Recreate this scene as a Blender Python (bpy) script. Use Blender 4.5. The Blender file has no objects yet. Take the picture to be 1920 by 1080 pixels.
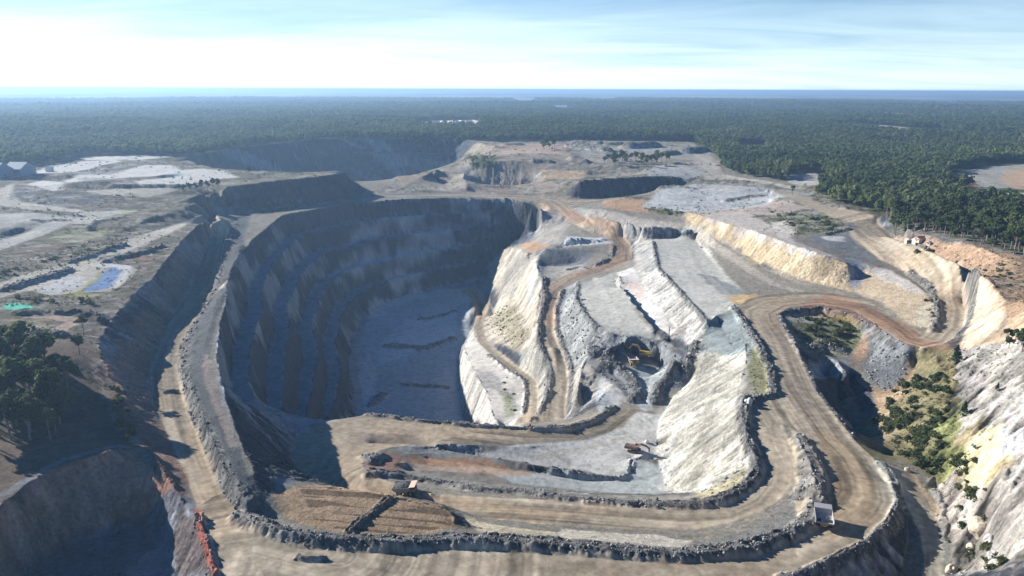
import bpy, math, random
import numpy as np
from mathutils import Vector, Matrix

# ------------------------------------------------------------------ camera, world, sun, exposure
C = bpy.context.scene.collection
scene = bpy.context.scene
CAM_H = 130.0
PITCH = math.radians(15.2)
FPX = 1371.0                       # focal length in pixels of the 1920 wide photograph
cam_data = bpy.data.cameras.new("camera"); cam = bpy.data.objects.new("camera", cam_data); C.objects.link(cam)
cam.location = (0, 0, CAM_H)
cam_data.sensor_width = 36.0; cam_data.lens = 36.0 * FPX / 1920.0
cam_data.clip_start = 1.0; cam_data.clip_end = 200000.0
cam.rotation_euler = (math.radians(90) - PITCH, 0, 0)
cam.rotation_euler = (Matrix.Rotation(math.radians(90) - PITCH, 4, 'X') @ Matrix.Rotation(math.radians(0.22), 4, 'Z')).to_euler()
scene.camera = cam

SUN_AZ = math.radians(-63.0)       # seen from above, from +Y towards +X
SUN_EL = math.radians(23.0)
world = bpy.data.worlds.new("World"); scene.world = world; world.use_nodes = True
nt = world.node_tree; nt.nodes.clear()
wout = nt.nodes.new('ShaderNodeOutputWorld'); bg = nt.nodes.new('ShaderNodeBackground')
sky = nt.nodes.new('ShaderNodeTexSky'); sky.sky_type = 'NISHITA'; sky.sun_disc = False
sky.sun_elevation = SUN_EL; sky.sun_rotation = SUN_AZ
sky.air_density = 0.8; sky.dust_density = 0.0; sky.ozone_density = 6.0; sky.altitude = 200
# thin cirrus: streaks that widen with height in the sky, mixed into the sky colour
tc = nt.nodes.new('ShaderNodeTexCoord'); sep = nt.nodes.new('ShaderNodeSeparateXYZ')
nt.links.new(tc.outputs['Generated'], sep.inputs[0])
def wmath(op, a, b=None, clamp=False):
    n = nt.nodes.new('ShaderNodeMath'); n.operation = op; n.use_clamp = clamp
    for i, v in enumerate((a, b)):
        if v is None: continue
        if isinstance(v, (int, float)): n.inputs[i].default_value = v
        else: nt.links.new(v, n.inputs[i])
    return n.outputs[0]
zz = wmath('ADD', wmath('MAXIMUM', sep.outputs[2], 0.0), 0.09)
px_ = wmath('DIVIDE', sep.outputs[0], zz); py_ = wmath('DIVIDE', sep.outputs[1], zz)
comb = nt.nodes.new('ShaderNodeCombineXYZ')
nt.links.new(wmath('ADD', wmath('MULTIPLY', px_, 0.55), wmath('MULTIPLY', py_, 0.18)), comb.inputs[0]); nt.links.new(wmath('MULTIPLY', py_, 1.3), comb.inputs[1])
nz = nt.nodes.new('ShaderNodeTexNoise'); nz.inputs['Scale'].default_value = 0.75; nz.inputs['Detail'].default_value = 8; nz.inputs['Roughness'].default_value = 0.58; nz.inputs['Distortion'].default_value = 0.7
nt.links.new(comb.outputs[0], nz.inputs['Vector'])
ramp = nt.nodes.new('ShaderNodeValToRGB'); ramp.color_ramp.elements[0].position = 0.28; ramp.color_ramp.elements[1].position = 0.72
nt.links.new(nz.outputs['Fac'], ramp.inputs[0])
low = wmath('SUBTRACT', 1.0, wmath('MULTIPLY', wmath('MAXIMUM', sep.outputs[2], 0.0), 3.4), True)     # the veil of cirrus lies low in the sky
low = wmath('MULTIPLY', low, low)
sund = wmath('ADD', wmath('MULTIPLY', sep.outputs[0], math.sin(SUN_AZ)), wmath('MULTIPLY', sep.outputs[1], math.cos(SUN_AZ)))
sunw = wmath('MULTIPLY', wmath('ADD', sund, 0.15), 0.9, True)
fac = wmath('MULTIPLY', wmath('ADD', wmath('MULTIPLY', ramp.outputs['Color'], 0.62), wmath('ADD', wmath('MULTIPLY', sunw, 0.45), 0.60)), low, True)
mixc = nt.nodes.new('ShaderNodeMix'); mixc.data_type = 'RGBA'
hs = nt.nodes.new('ShaderNodeHueSaturation'); hs.inputs['Saturation'].default_value = 1.4; hs.inputs['Value'].default_value = 1.0
nt.links.new(sky.outputs[0], hs.inputs['Color'])
nt.links.new(fac, mixc.inputs['Factor']); nt.links.new(hs.outputs[0], mixc.inputs['A'])
vc = nt.nodes.new('ShaderNodeVectorMath'); vc.operation = 'SCALE'; vc.inputs[0].default_value = (9.8, 12.2, 13.4); nt.links.new(wmath('ADD', wmath('MULTIPLY', sunw, 0.3), 0.97), vc.inputs['Scale'])
nt.links.new(vc.outputs[0], mixc.inputs['B'])
nt.links.new(mixc.outputs['Result'], bg.inputs['Color']); bg.inputs['Strength'].default_value = 0.05
nt.links.new(bg.outputs[0], wout.inputs['Surface'])

sd = bpy.data.lights.new("sun", 'SUN'); sun = bpy.data.objects.new("sun", sd); C.objects.link(sun)
sd.energy = 5.0; sd.angle = math.radians(0.5); sd.color = (1.0, 0.965, 0.90)
sdir = Vector((math.sin(SUN_AZ) * math.cos(SUN_EL), math.cos(SUN_AZ) * math.cos(SUN_EL), math.sin(SUN_EL)))
sun.rotation_euler = (-sdir).to_track_quat('-Z', 'Y').to_euler(); sun.location = (-300, 200, 400)
vs = scene.view_settings; vs.view_transform = 'Standard'; vs.look = 'None'; vs.gamma = 1.0; vs.use_curve_mapping = False
scene.display_settings.display_device = 'sRGB'
vs.exposure = 0.95
scene.cycles.volume_bounces = 0 if hasattr(scene, 'cycles') else 0

# ------------------------------------------------------------------ surveying helpers
cP, sP = math.cos(PITCH), math.sin(PITCH)
def ground_at(px, py, z):
    """ground point of height z seen at a place of the photograph"""
    X = (px - 960) / FPX; Y = (540 - py) / FPX
    dx, dy, dz = X, cP + Y * sP, -sP + Y * cP
    t = (z - CAM_H) / dz
    return dx * t, dy * t
R0, R1, DT = 135.0, 2700.0, 0.00165
T0, T1 = math.radians(-50), math.radians(50)
NT = int((T1 - T0) / DT) + 1
NR = int(math.log(R1 / R0) / DT) + 1
TH = T0 + DT * np.arange(NT)
RR = R0 * np.exp(DT * np.arange(NR))
X = (RR[:, None] * np.sin(TH)[None, :]).astype(np.float32)
Y = (RR[:, None] * np.cos(TH)[None, :]).astype(np.float32)
def to_cell(x, y):
    x = np.asarray(x, float); y = np.asarray(y, float)
    return np.log(np.hypot(x, y) / R0) / DT, (np.arctan2(x, y) - T0) / DT

# value noise
def _h(ix, iy, s):
    n = (ix.astype(np.int64) * 374761393 + iy.astype(np.int64) * 668265263 + s * 974634777) & 0xffffffff
    n = ((n ^ (n >> 13)) * 1274126177) & 0xffffffff
    n = (n ^ (n >> 16)) & 0xffffff
    return n.astype(np.float32) / 16777215.0
def vnoise(x, y, s=0):
    ix = np.floor(x); iy = np.floor(y); fx = (x - ix).astype(np.float32); fy = (y - iy).astype(np.float32)
    fx = fx * fx * (3 - 2 * fx); fy = fy * fy * (3 - 2 * fy)
    ix = ix.astype(np.int64); iy = iy.astype(np.int64)
    a = _h(ix, iy, s); b = _h(ix + 1, iy, s); c = _h(ix, iy + 1, s); d = _h(ix + 1, iy + 1, s)
    return (a + (b - a) * fx) * (1 - fy) + (c + (d - c) * fx) * fy
def fbm(x, y, wl, octs=4, s=0, gain=0.5):
    r = 0; a = 1.0; t = 0
    for k in range(octs):
        ca, sa = math.cos(0.7 * k + s), math.sin(0.7 * k + s)
        r = r + a * (vnoise((x * ca - y * sa) / wl + 31.7 * k, (x * sa + y * ca) / wl + 11.3 * k, s * 17 + k) - 0.5); t += a; a *= gain; wl *= 0.5
    return r / t * 2          # about -1..1
def sstep(a, b, x):
    t = np.clip((x - a) / (b - a), 0, 1); return t * t * (3 - 2 * t)
# ------------------------------------------------------------------ terrain survey: break lines (x, y in the photograph, height in metres)
LINES = []
def L(*pts): LINES.append(pts)
def up(pts, dz): return tuple((p[0], p[1], p[2] + dz) for p in pts)

# rim road, inner (pit side) edge from the junction bottom left, round the bend and up to the ring
A_IN = ((500,990,0),(560,1022,0),(640,1031,0),(760,1032,0),(850,1024,0),(960,1027,0),(1100,1038,0),(1200,1047,0),(1300,1050,0),(1400,1040,0),(1480,1013,0),(1530,985,0),(1552,940,0),(1550,900,0),(1535,860,0),(1508,818,0),(1485,800,0))
A_LEG = ((1403,757,0),(1462,744,0),(1458,700,0),(1440,660,0),(1412,612,0),(1385,577,0))
A_OUT = ((1470,1079,0),(1500,1068,0),(1560,1043,0),(1620,1013,0),(1668,972,0),(1683,943,0),(1672,900,0),(1640,855,0),(1600,820,0),(1560,770,0),(1530,730,0),(1510,690,0),(1482,632,0),(1460,602,0))
RING_OUT = ((1385,577,0),(1400,560,0),(1440,549,0),(1500,545,0.5),(1560,547,1),(1620,560,2),(1670,590,3),(1700,610,3.5),(1725,620,4))
RING_IN = ((1460,602,0),(1455,588,0),(1480,574,0.5),(1540,568,1),(1600,578,2),(1640,602,3),(1680,635,4),(1730,650,5),(1780,641,5.5),(1810,612,6),(1815,580,7),(1790,540,9),(1760,510,11),(1720,480,13),(1680,450,16),(1655,426,18))
HAIR_IN = ((1725,620,4),(1745,612,5),(1757,590,6),(1752,560,8),(1735,535,9.5),(1700,510,11.5),(1650,485,14),(1620,460,16),(1595,440,18),(1594,431,18.5),(1620,424,18.8))
UP_ROAD_L = ((1594,431,18.5),(1560,405,20),(1510,383,21),(1490,374,21.5),(1440,352,21))
UP_ROAD_R = ((1655,426,18),(1640,410,19.5),(1580,392,21),(1530,378,22),(1515,366,22))
for s in (A_IN, A_LEG, A_OUT, RING_OUT, RING_IN, HAIR_IN, UP_ROAD_L, UP_ROAD_R): L(*s)
L((400,1079,0),(700,1079,0),(1000,1079,0),(1300,1079,0),(1470,1079,0))
L((1000,1110,0),(1300,1120,0),(1450,1110,0)); L((600,1110,0),(1000,1110,0))
# ramp road running away on the left
J_L = ((420,1110,0),(400,1075,0),(385,1010,0),(372,950,0),(345,880,0),(318,830,0),(300,785,0),(285,740,0),(278,700,0),(300,640,0),(337,565,0),(372,505,0),(398,440,0),(398,410,1),(392,401,2))
J_R = ((500,990,0),(445,960,0),(420,920,0),(395,860,0),(365,790,0),(345,730,0),(338,690,0),(352,640,0),(372,600,0),(390,575,0),(408,540,0),(428,450,0),(443,402,2))
L(*J_L); L(*J_R)
# bund strip right of it, pit crest
L((474,940,4),(448,895,5.5),(420,830,6),(392,745,6),(378,690,6),(385,640,5.5),(402,590,5),(425,530,4),(450,460,3)); L((465,948,3),(418,880,4),(390,815,4.5),(366,745,4.5),(358,690,4.5),(370,640,4))
CREST = ((510,925,0),(477,890,5),(447,820,6),(422,740,6),(408,680,6),(415,610,5),(440,520,0),(470,455,0),(530,405,1),(640,385,1),(760,374,1),(870,371,1),(960,375,0),(1008,386,-1))
L(*CREST)
# pit floor edge and the benches lofted between crest and floor
TOE = ((600,880,-80),(620,840,-80),(672,775,-80),(680,725,-80),(672,680,-80),(675,640,-80),(690,605,-80),(735,572,-79),(790,552,-78),(830,540,-77),(870,534,-75),(905,522,-68),(915,500,-55),(930,480,-48))
def resample(world, n):
    w = np.array(world, float); d = np.r_[0, np.cumsum(np.hypot(*np.diff(w[:, :2], axis=0).T))]
    t = np.linspace(0, d[-1], n); return np.stack([np.interp(t, d, w[:, k]) for k in range(3)], 1)
def deep(p):
    z = p[2]
    if z < 0 and 470 < p[0] < 1465 and 380 < p[1] < 1000 and not (p[0] < 900 and 909 < p[1] and z > -3.1) : z *= (1.4 if z > -40 else 1.4 - .2 * min(1, (-z - 40) / 40))
    return z
def tow(pts): return [(*ground_at(p[0], p[1], deep(p)), deep(p)) for p in pts]
WLINES = []
ca_ = np.array(tow(CREST[1:-1])); 
cw = resample(ca_, 60); tw = resample(tow(TOE[:]), 60)
# pair the two ends sensibly by blending
prof = [(0.07, 0.20), (0.19, 0.2), (0.26, 0.40), (0.39, 0.40), (0.47, 0.60), (0.60, 0.60), (0.67, 0.80), (0.79, 0.80), (0.90, 0.985)]
NB = len(prof)
for t, h in prof:
    p = cw * (1 - t) + tw * t
    jig = (fbm(p[:, 0], p[:, 1], 55, 3, 5) + .5 * fbm(p[:, 0], p[:, 1], 40, 2, int(h * 50))) * 0.055
    tt = np.clip(t + jig, 0.02, 0.97)[:, None]
    p = cw * (1 - tt) + tw * tt
    p[:, 2] = cw[:, 2] + (tw[:, 2] - cw[:, 2]) * (h + .02 * fbm(p[:, 0], p[:, 1], 60, 2, 7))
    WLINES.append(p[6:])
WLINES.append(tw)
_c = resample(tow(((380,290,31),(450,278,32),(600,262,34),(740,262,34),(800,262,32),(862,262,32))), 40)
for off, zz_ in ((20, 8), (27, 6), (46, -20), (53, -22), (80, -54), (150, -56)):
    p = _c.copy(); p[:, 1] -= off; p[:, 0] += off * .25; p[:, 2] = zz_ + 4 * fbm(p[:, 0], p[:, 1], 90, 2, 3); WLINES.append(p[2:-3])
WLINES.append([(x - 12, y + 3, -13 if i < 3 else -10) for i, (x, y, z) in enumerate(tow(((402,1079,-1),(388,1040,-0.5),(372,985,0),(352,940,0))))])
# far wall right end
L((1008,386,-1),(1015,400,-5),(1010,430,-18),(1000,445,-30))
L((930,480,-48),(960,470,-42),(1000,450,-32))
# floor
L((690,850,-80),(760,850,-80),(860,850,-80)); L((760,700,-80),(780,620,-79.5)); L((720,700,-80),(830,760,-80)); L((800,600,-79),(860,580,-78)); L((700,800,-80),(820,800,-80))
# cliffs right of the floor
L((880,830,-80),(868,775,-80),(858,720,-80),(862,660,-79),(885,620,-76),(900,590,-73),(905,560,-72))
I_L = ((960,800,-40),(985,775,-41),(990,735,-43),(985,715,-44),(955,695,-46),(920,665,-51),(895,640,-55),(888,618,-59),(893,600,-62),(890,570,-67),(865,545,-74))
I_R = ((1008,790,-39),(1010,745,-41),(1008,715,-43),(975,690,-46),(945,668,-49),(912,640,-54),(905,610,-59),(912,590,-62),(918,565,-66),(890,535,-73))
L(*I_L); L(*I_R)
L((940,800,-42),(925,782,-44),(915,740,-47),(890,700,-52),(872,665,-58),(866,645,-62))        # lip of the white cliff
H_L = ((1003,788,-37),(1028,745,-34.5),(1036,700,-32),(1028,672,-31),(1012,645,-29.5),(1013,600,-27),(1022,560,-23),(1033,530,-20),(1060,515,-18),(1120,501,-15.5),(1150,482,-14),(1152,455,-12),(1130,441,-11),(1085,427,-9.5),(1068,415,-8),(1045,393,-4),(1010,378,-1),(960,372,0))
H_R = ((1062,786,-37),(1068,720,-33),(1066,690,-31.5),(1050,650,-29.5),(1041,620,-28),(1041,580,-25),(1053,545,-21.5),(1080,524,-18),(1140,502,-15.5),(1182,487,-14),(1184,462,-12),(1165,440,-10),(1120,418,-7),(1085,400,-4.5),(1060,380,-2),(1045,374,-1),(1010,368,0))
L(*H_L); L(*H_R)
L((960,372,0),(870,369,0),(800,369,0),(740,371,0)); L((1010,368,0),(960,365,0.5),(870,363,1),(740,367,1)); L((740,367,1),(600,383,1),(443,402,2))
L((1020,670,-30),(1000,650,-31),(1000,610,-29),(1010,560,-24),(1016,520,-19))
# crest of the cream spur between the descending road and the pit
L((1000,640,-33),(985,600,-38),(965,560,-44),(945,520,-44),(940,480,-40)); L((930,600,-66),(918,560,-64),(920,520,-58))
L((990,475,-22),(960,465,-30),(940,470,-38)); L((1015,470,-15),(1005,490,-17),(1010,520,-19))
L((1050,430,-12),(1060,412,-9)); L((1000,440,-22),(1035,436,-14),(1055,450,-13))
# small recess beside the descending road
L((1012,466,-13),(1060,465,-13),(1118,463,-12.5)); L((1014,476,-20),(1060,475,-20),(1112,473,-20)); L((1014,500,-20),(1060,496,-20),(1080,493,-20)); L((1016,514,-19),(1050,508,-18.5))
L((1062,444,-9),(1100,446,-9.5),(1145,447,-11)); L((1058,462,-13),(1100,458,-13),(1148,455,-12)); L((1064,449,-12.6),(1100,452,-12.8),(1140,452,-12))
# near edge of the pit: hairpin and lower road
B_IN = ((1403,770,-0.5),(1405,800,-1),(1416,840,-1.5),(1430,870,-2),(1426,895,-2.5),(1400,925,-3.5),(1350,947,-4.5),(1280,955,-5.5),(1200,951,-6.5),(1100,943,-7.5),(1000,936,-8.5),(900,932,-10),(810,927,-11),(770,915,-12),(720,902,-13),(688,888,-14),(680,870,-15),(700,850,-16),(740,838,-16.5))
B_OUT = ((1470,790,-0.5),(1492,850,-1.5),(1503,890,-2),(1482,925,-3),(1440,955,-4),(1380,977,-5),(1300,993,-6),(1200,992,-7),(1100,987,-8),(1000,981,-9),(900,970,-10.5),(850,953,-11.5),(800,937,-12.5),(740,932,-13),(700,925,-14),(640,920,-15),(600,908,-16),(560,885,-16),(545,860,-16),(552,825,-16.5),(600,795,-17),(685,779,-17.5),(800,793,-18),(900,801,-18.5),(980,806,-19),(1060,806,-20),(1110,791,-21),(1150,766,-22))
L(*B_IN); L(*B_OUT)
L((740,838,-17),(840,832,-18),(960,838,-19.5),(1100,830,-21.5),(1180,800,-22))
L((600,880,-16),(640,840,-16.5),(660,810,-17),(760,815,-18))
# rock face under the lower road
L((700,800,-64),(800,815,-64),(900,820,-58),(960,812,-45)); 
L((1000,800,-38),(1060,797,-37),(1080,790,-36),(1095,760,-30),(1085,720,-27))
# cream floor of the working bench and its step
L((1180,770,-22),(1215,800,-22),(1205,850,-22),(1185,870,-22)); L((1000,840,-20.5),(1100,850,-22),(1150,860,-22))
STEP = ((700,832,-17.5),(760,833,-18),(860,848,-19),(960,862,-20),(1040,877,-21),(1120,888,-21.8),(1160,892,-22),(1178,882,-22),(1183,860,-22),(1250,862,-22))
L(*STEP); L(*[(x + (0 if x < 1160 else 4), y + 5, z - 1.6) for x, y, z in STEP])
L((760,880,-18.5),(900,905,-20.5),(1000,915,-22),(1100,920,-23),(1250,925,-23)); L((800,860,-19.5),(1000,885,-22),(1100,900,-23.5),(1220,900,-23.5))
L((700,872,-15.5),(760,868,-17))
# cream slope: crest along the rim road, toe on the floor
L((1372,577,0),(1398,612,0),(1428,660,0),(1446,700,0),(1446,738,0),(1394,748,0),(1393,790,-0.5),(1402,835,-1),(1416,870,-1.5),(1410,895,-2.5),(1385,917,-3.5),(1340,936,-4.5))
L((1400,640,-1),(1398,690,-1),(1385,730,-2),(1378,790,-2),(1386,850,-3),(1370,900,-5))
L((1300,712,-20),(1262,745,-22),(1236,790,-22),(1230,850,-22.5),(1250,910,-23),(1300,930,-16))
# excavator hollow
L((1140,652,-15),(1165,640,-14.5),(1190,628,-14),(1215,636,-14),(1245,648,-14),(1258,668,-15),(1262,690,-16)); L((1136,672,-23),(1160,672,-23),(1200,668,-23),(1235,680,-23),(1245,695,-23))
L((1110,700,-22),(1150,700,-22.5),(1190,710,-22.5),(1240,700,-22.5)); L((1205,760,-22),(1220,710,-22.5))
L((1110,650,-17),(1090,690,-22),(1085,730,-24)); L((1120,755,-22),(1150,720,-22))
# grey floor above the hollow, pale strip above that, then the broad top floor
L((1088,525,-15),(1080,560,-15),(1098,590,-14.5),(1118,612,-14),(1150,625,-14)); L((1150,510,-14.5),(1160,540,-14.5),(1190,580,-14),(1215,610,-14),(1245,640,-14),(1290,655,-11))
L((1157,512,-10),(1168,540,-10),(1197,578,-10),(1224,608,-10.5),(1260,635,-12)); L((1190,500,-9.5),(1210,540,-9.5),(1240,580,-10),(1275,620,-12))
L((1222,450,-4),(1232,500,-4),(1262,530,-3),(1300,570,-2),(1325,600,-1)); L((1325,600,-1),(1372,575,-0.5)); L((1325,600,-1),(1350,570,-1.5),(1400,550,-0.5))
L((1300,520,-3.5),(1350,540,-2.5),(1390,552,-1)); L((1225,447,-5),(1300,443,-5),(1320,470,-4.5),(1360,520,-3)); L((1250,480,-4.5),(1290,500,-4))
L((1200,470,-9),(1195,445,-8),(1180,430,-7)); L((1040,650,-28),(1046,700,-32))
L((1330,640,-6),(1320,665,-9),(1303,695,-13)); L((1345,600,-3),(1370,640,-4),(1380,690,-5))
L((1090,530,-17),(1062,560,-22),(1056,610,-25),(1070,660,-28),(1082,700,-30))
# dark slab face at the far end of the top floor
L((1203,424,3),(1250,424,3),(1303,426,3)); L((1205,441,-6),(1250,443,-6),(1290,441,-5.5)); L((1100,405,-1),(1150,410,1),(1200,418,3)); L((1310,425,3),(1340,445,1),(1400,480,0.5),(1440,505,0.5),(1500,530,0.5))
L((1110,392,0),(1200,400,2.5),(1290,412,3.5)); L((1330,440,2),(1400,490,0),(1450,530,0))
# yellow wall: crest, toe
L((1285,395,8),(1330,408,12),(1370,420,16),(1440,440,19),(1500,462,19),(1550,478,18),(1590,492,16),(1600,515,8),(1608,525,5),(1625,492,14),(1660,500,12.5),(1700,520,11),(1735,545,10),(1745,565,8))
L((1290,414,3),(1320,428,3.5),(1370,455,3),(1420,490,2),(1480,515,2),(1550,533,2),(1610,545,2.5),(1650,565,3),(1690,592,4),(1715,608,4.5),(1740,600,6))
L((1450,420,20),(1540,440,19),(1590,445,18)); L((1400,388,19),(1480,385,20),(1560,420,19.5))
# cut slope right of the upper road, plateau beyond
L((1660,440,21),(1720,457,25),(1800,490,28),(1860,530,29),(1885,560,29),(1878,600,25),(1850,640,16),(1810,655,8))
L((1700,430,26),(1800,450,29),(1920,490,31)); L((1920,560,32),(1960,640,30)); L((1560,380,24),(1640,400,25),(1750,420,28))
# right hand hillside and the ravine
L((1905,640,26),(1960,700,30),(1980,800,32),(1985,900,33),(1990,1000,32),(1990,1079,30)); L((1850,660,14),(1870,740,18),(1880,850,20),(1890,950,18),(1880,1079,12))
L((1800,720,5),(1780,800,4),(1800,900,4),(1820,1000,0),(1830,1079,-3)); L((1700,780,-6),(1740,720,0),(1780,665,4)); L((1650,860,-9),(1700,830,-6),(1740,860,-2),(1770,930,-3),(1790,1000,-3),(1800,1079,-5))
L((1548,712,-17),(1580,760,-18),(1600,800,-18),(1618,835,-14)); L((1600,705,-12),(1640,740,-12),(1650,790,-14)); L((1618,700,-10),(1650,720,-11))
L((1515,672,-6),(1560,668,-6),(1585,690,-6),(1588,702,-6),(1545,705,-6),(1518,700,-6)); L((1590,712,-15),(1612,770,-17))
L((1485,592,-3),(1540,585,-3),(1590,600,-3),(1620,625,-4),(1600,655,-8),(1560,662,-9),(1520,650,-7),(1500,620,-4))
L((1700,655,2),(1720,680,-4),(1700,720,-8),(1660,730,-11)); L((1640,620,0),(1640,660,-7),(1620,690,-9))
# branch road down the ravine and the embankment foot
K_L = ((1622,860,-0.5),(1650,888,-1.5),(1680,920,-2.5),(1708,960,-3.2),(1726,1000,-4.4),(1733,1040,-5.4),(1730,1079,-6.2),(1715,1120,-7))
K_R = ((1685,872,-1.5),(1712,890,-2),(1735,930,-2.8),(1755,975,-3.8),(1768,1030,-5.2),(1770,1079,-6.2),(1765,1120,-7))
L(*K_L); L(*K_R); L((1694,955,-3.5),(1704,1000,-5.5),(1698,1050,-7),(1685,1079,-8),(1660,1120,-9)); L((1600,1110,-8),(1560,1150,-9))
# pad of dumped earth between the two roads
L((518,925,-0.5),(560,916,-1),(620,920,-1),(700,930,-1.2),(760,940,-1.5),(820,950,-2),(845,965,-2.5),(852,985,-2.5),(790,1000,-1.5),(680,1002,-1),(600,992,-0.5),(530,965,-0.2))
L((875,975,-9),(890,995,-7)); L((960,1000,-5),(1100,1008,-4),(1300,1010,-4),(1400,1000,-3.5)); L((500,1000,0.5),(620,1015,0.3),(760,1018,0),(900,1010,-0.5),(1100,1018,-0.3),(1300,1030,-0.3),(1420,1012,-0.3),(1500,975,-0.3),(1530,920,-0.3),(1520,870,-0.3))
# left wall of the ramp: crest and plateau
UPC = ((345,945,0.5),(325,905,2),(285,845,2),(250,785,5),(222,720,9),(192,680,14),(182,650,16),(195,620,16),(232,572,15.5),(262,540,17),(285,525,17),(335,460,17),(372,425,16),(412,413,12),(404,404,7))
L(*UPC)
L((365,384,18),(380,393,14))
L((0,620,22),(60,640,21),(120,680,18)); L((0,750,12),(100,760,10),(190,770,7),(215,800,6)); L((0,830,9),(120,835,7),(220,832,6)); L((0,540,21),(100,580,20.5),(190,600,18.5))
L((0,500,21),(120,470,20.5),(240,430,20),(350,400,18)); L((-100,480,22),(0,470,21.5)); L((-250,700,20),(-200,850,14)); L((-100,970,9),(-300,1100,10))
L((0,440,22),(100,420,22),(200,410,21)); L((0,400,23),(200,385,23),(350,378,21.5))
# blue step face beside the lower tongue
L((165,428,21.5),(240,428,21.5),(300,405,21.5),(362,385,20)); L((165,436,19),(250,440,18.3),(310,432,16),(385,405,12))
# hollow bottom left
L((-80,995,8),(0,955,8),(60,905,8),(120,875,8),(200,850,8),(250,836,6)); L((275,842,4),(310,885,4),(345,940,0.5),(368,985,0),(388,1040,-0.5),(402,1079,-1),(420,1130,-1))
L((-120,1170,-14),(0,1130,-14),(100,1035,-14),(200,1005,-13.5),(280,985,-13)); L((250,1090,-15),(330,1100,-15)); L((0,1180,-15),(300,1170,-15))
# upper tongue and its face down to the rim
L((646,324,28),(600,331,29),(540,337,28.5),(480,345,27),(430,352,25.5),(380,366,23)); L((668,345,6),(692,362,1),(640,378,1),(560,386,1),(480,394,2),(440,398,3)); L((380,366,23),(340,379,22)); L((405,385,7),(430,395,4))
L((0,335,28),(100,318,28),(250,300,27),(340,310,27),(460,330,25),(560,330,24)); L((0,365,27),(120,370,27),(250,368,26)); L((0,310,28),(150,293,29),(320,292,30))
# second pit far away
L((350,296,29),(450,278,32),(600,262,34),(740,262,34),(800,262,32),(870,262,32));  L((350,302,27),(400,318,26),(470,322,26),(560,326,27),(640,320,27))
L((740,340,4),(800,335,6),(850,352,4)); L((745,330,14),(790,330,16),(820,318,20))
L((700,357,3),(760,360,3),(820,358,3))
# bushy hill, middle far
L((870,262,33),(930,275,33),(1000,272,33),(1060,288,30)); L((872,292,30),(885,303,28),(930,303,28),(1000,302,28),(1055,302,27)); L((930,290,31),(1060,288,30)); L((860,355,4),(875,350,8),(868,325,16)); L((885,349,-2),(960,351,-3),(1005,347,0)); L((862,360,2),(960,360,2),(1010,360,2)); L((870,345,6),(880,325,13))
L((1012,322,18),(1060,320,19),(1100,322,20)); L((1020,333,12),(1060,336,12),(1100,334,16))
L((1085,337,22),(1130,334,23.5),(1230,329,23.5),(1330,332,22),(1440,341,21)); L((1075,372,0.8),(1130,371,1),(1205,364,3),(1300,351,8),(1380,348,13))
L((1118,312,24),(1180,314,24),(1185,322,21)); L((1110,330,14),(1180,330,17)); L((1200,325,21),(1225,310,25),(1290,312,25),(1325,322,22))
L((1060,265,30),(1200,265,30),(1300,270,30)); L((1080,300,28),(1200,300,27),(1330,320,23)); L((1100,285,30),(1200,280,30),(1300,290,28))
L((1215,378,6),(1240,350,14),(1300,345,16),(1420,352,17),(1445,360,15),(1440,372,12)); L((1200,388,4),(1330,392,8),(1400,385,10),(1440,380,12)); L((1140,378,4),(1170,368,8),(1200,372,7))
L((1340,290,27),(1500,330,25),(1560,350,26)); L((1500,320,26),(1545,335,24))
# country beyond
L((0,280,30),(300,270,32),(600,240,32),(900,240,34),(1200,245,32),(1500,250,30),(1900,260,30)); L((1600,330,27),(1750,360,26),(1920,390,29)); L((1700,300,29),(1900,290,30))
L((1760,350,25),(1920,352,25)); L((1790,325,25),(1850,345,25)); L((-200,400,30),(-150,500,30)); L((1980,400,31),(2050,500,32))

L((55,330,30),(130,331,30)); L((55,342,24),(125,341,25)); L((128,346,30),(198,344,30)); L((130,360,24),(200,357,24)); L((208,349,28.5),(335,347,28)); L((212,357,24.5),(335,354,24.5)); L((272,336,29),(335,327,28.5)); L((272,341,25.5),(335,334,25.5)); L((15,360,27),(45,352,30),(110,362,30),(180,372,27)); L((25,378,24),(60,388,24),(110,390,24),(200,380,24))
L((0,425,23),(60,420,23)); L((0,452,19),(60,433,19.5),(95,418,21))
BZ = np.zeros((NR, NT), np.float32); BW = np.zeros((NR, NT), np.float32)
def burn(p):
    p = np.asarray(p, float)
    for a, b in zip(p[:-1], p[1:]):
        ra, ta = to_cell(a[0], a[1]); rb, tb = to_cell(b[0], b[1])
        n = int(max(abs(ra - rb), abs(ta - tb)) * 1.5) + 2
        t = np.linspace(0, 1, n); x = a[0] + (b[0] - a[0]) * t; y = a[1] + (b[1] - a[1]) * t; z = a[2] + (b[2] - a[2]) * t
        r, c = to_cell(x, y); r = np.round(r).astype(int); c = np.round(c).astype(int)
        ok = (r >= 0) & (r < NR) & (c >= 0) & (c < NT)
        np.add.at(BZ, (r[ok], c[ok]), z[ok]); np.add.at(BW, (r[ok], c[ok]), 1)
for l in LINES: burn(tow(l))
for l in WLINES: burn(l)
# edges of the surveyed square
for l in ([(-1700, 600, 30), (-2000, 1700, 32)], [(1700, 600, 30), (1900, 1700, 30)]): burn(l)
th_ = np.linspace(T0, T1, 40); burn(np.stack([2690 * np.sin(th_), 2690 * np.cos(th_), np.full(40, 30.0)], 1))

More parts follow.
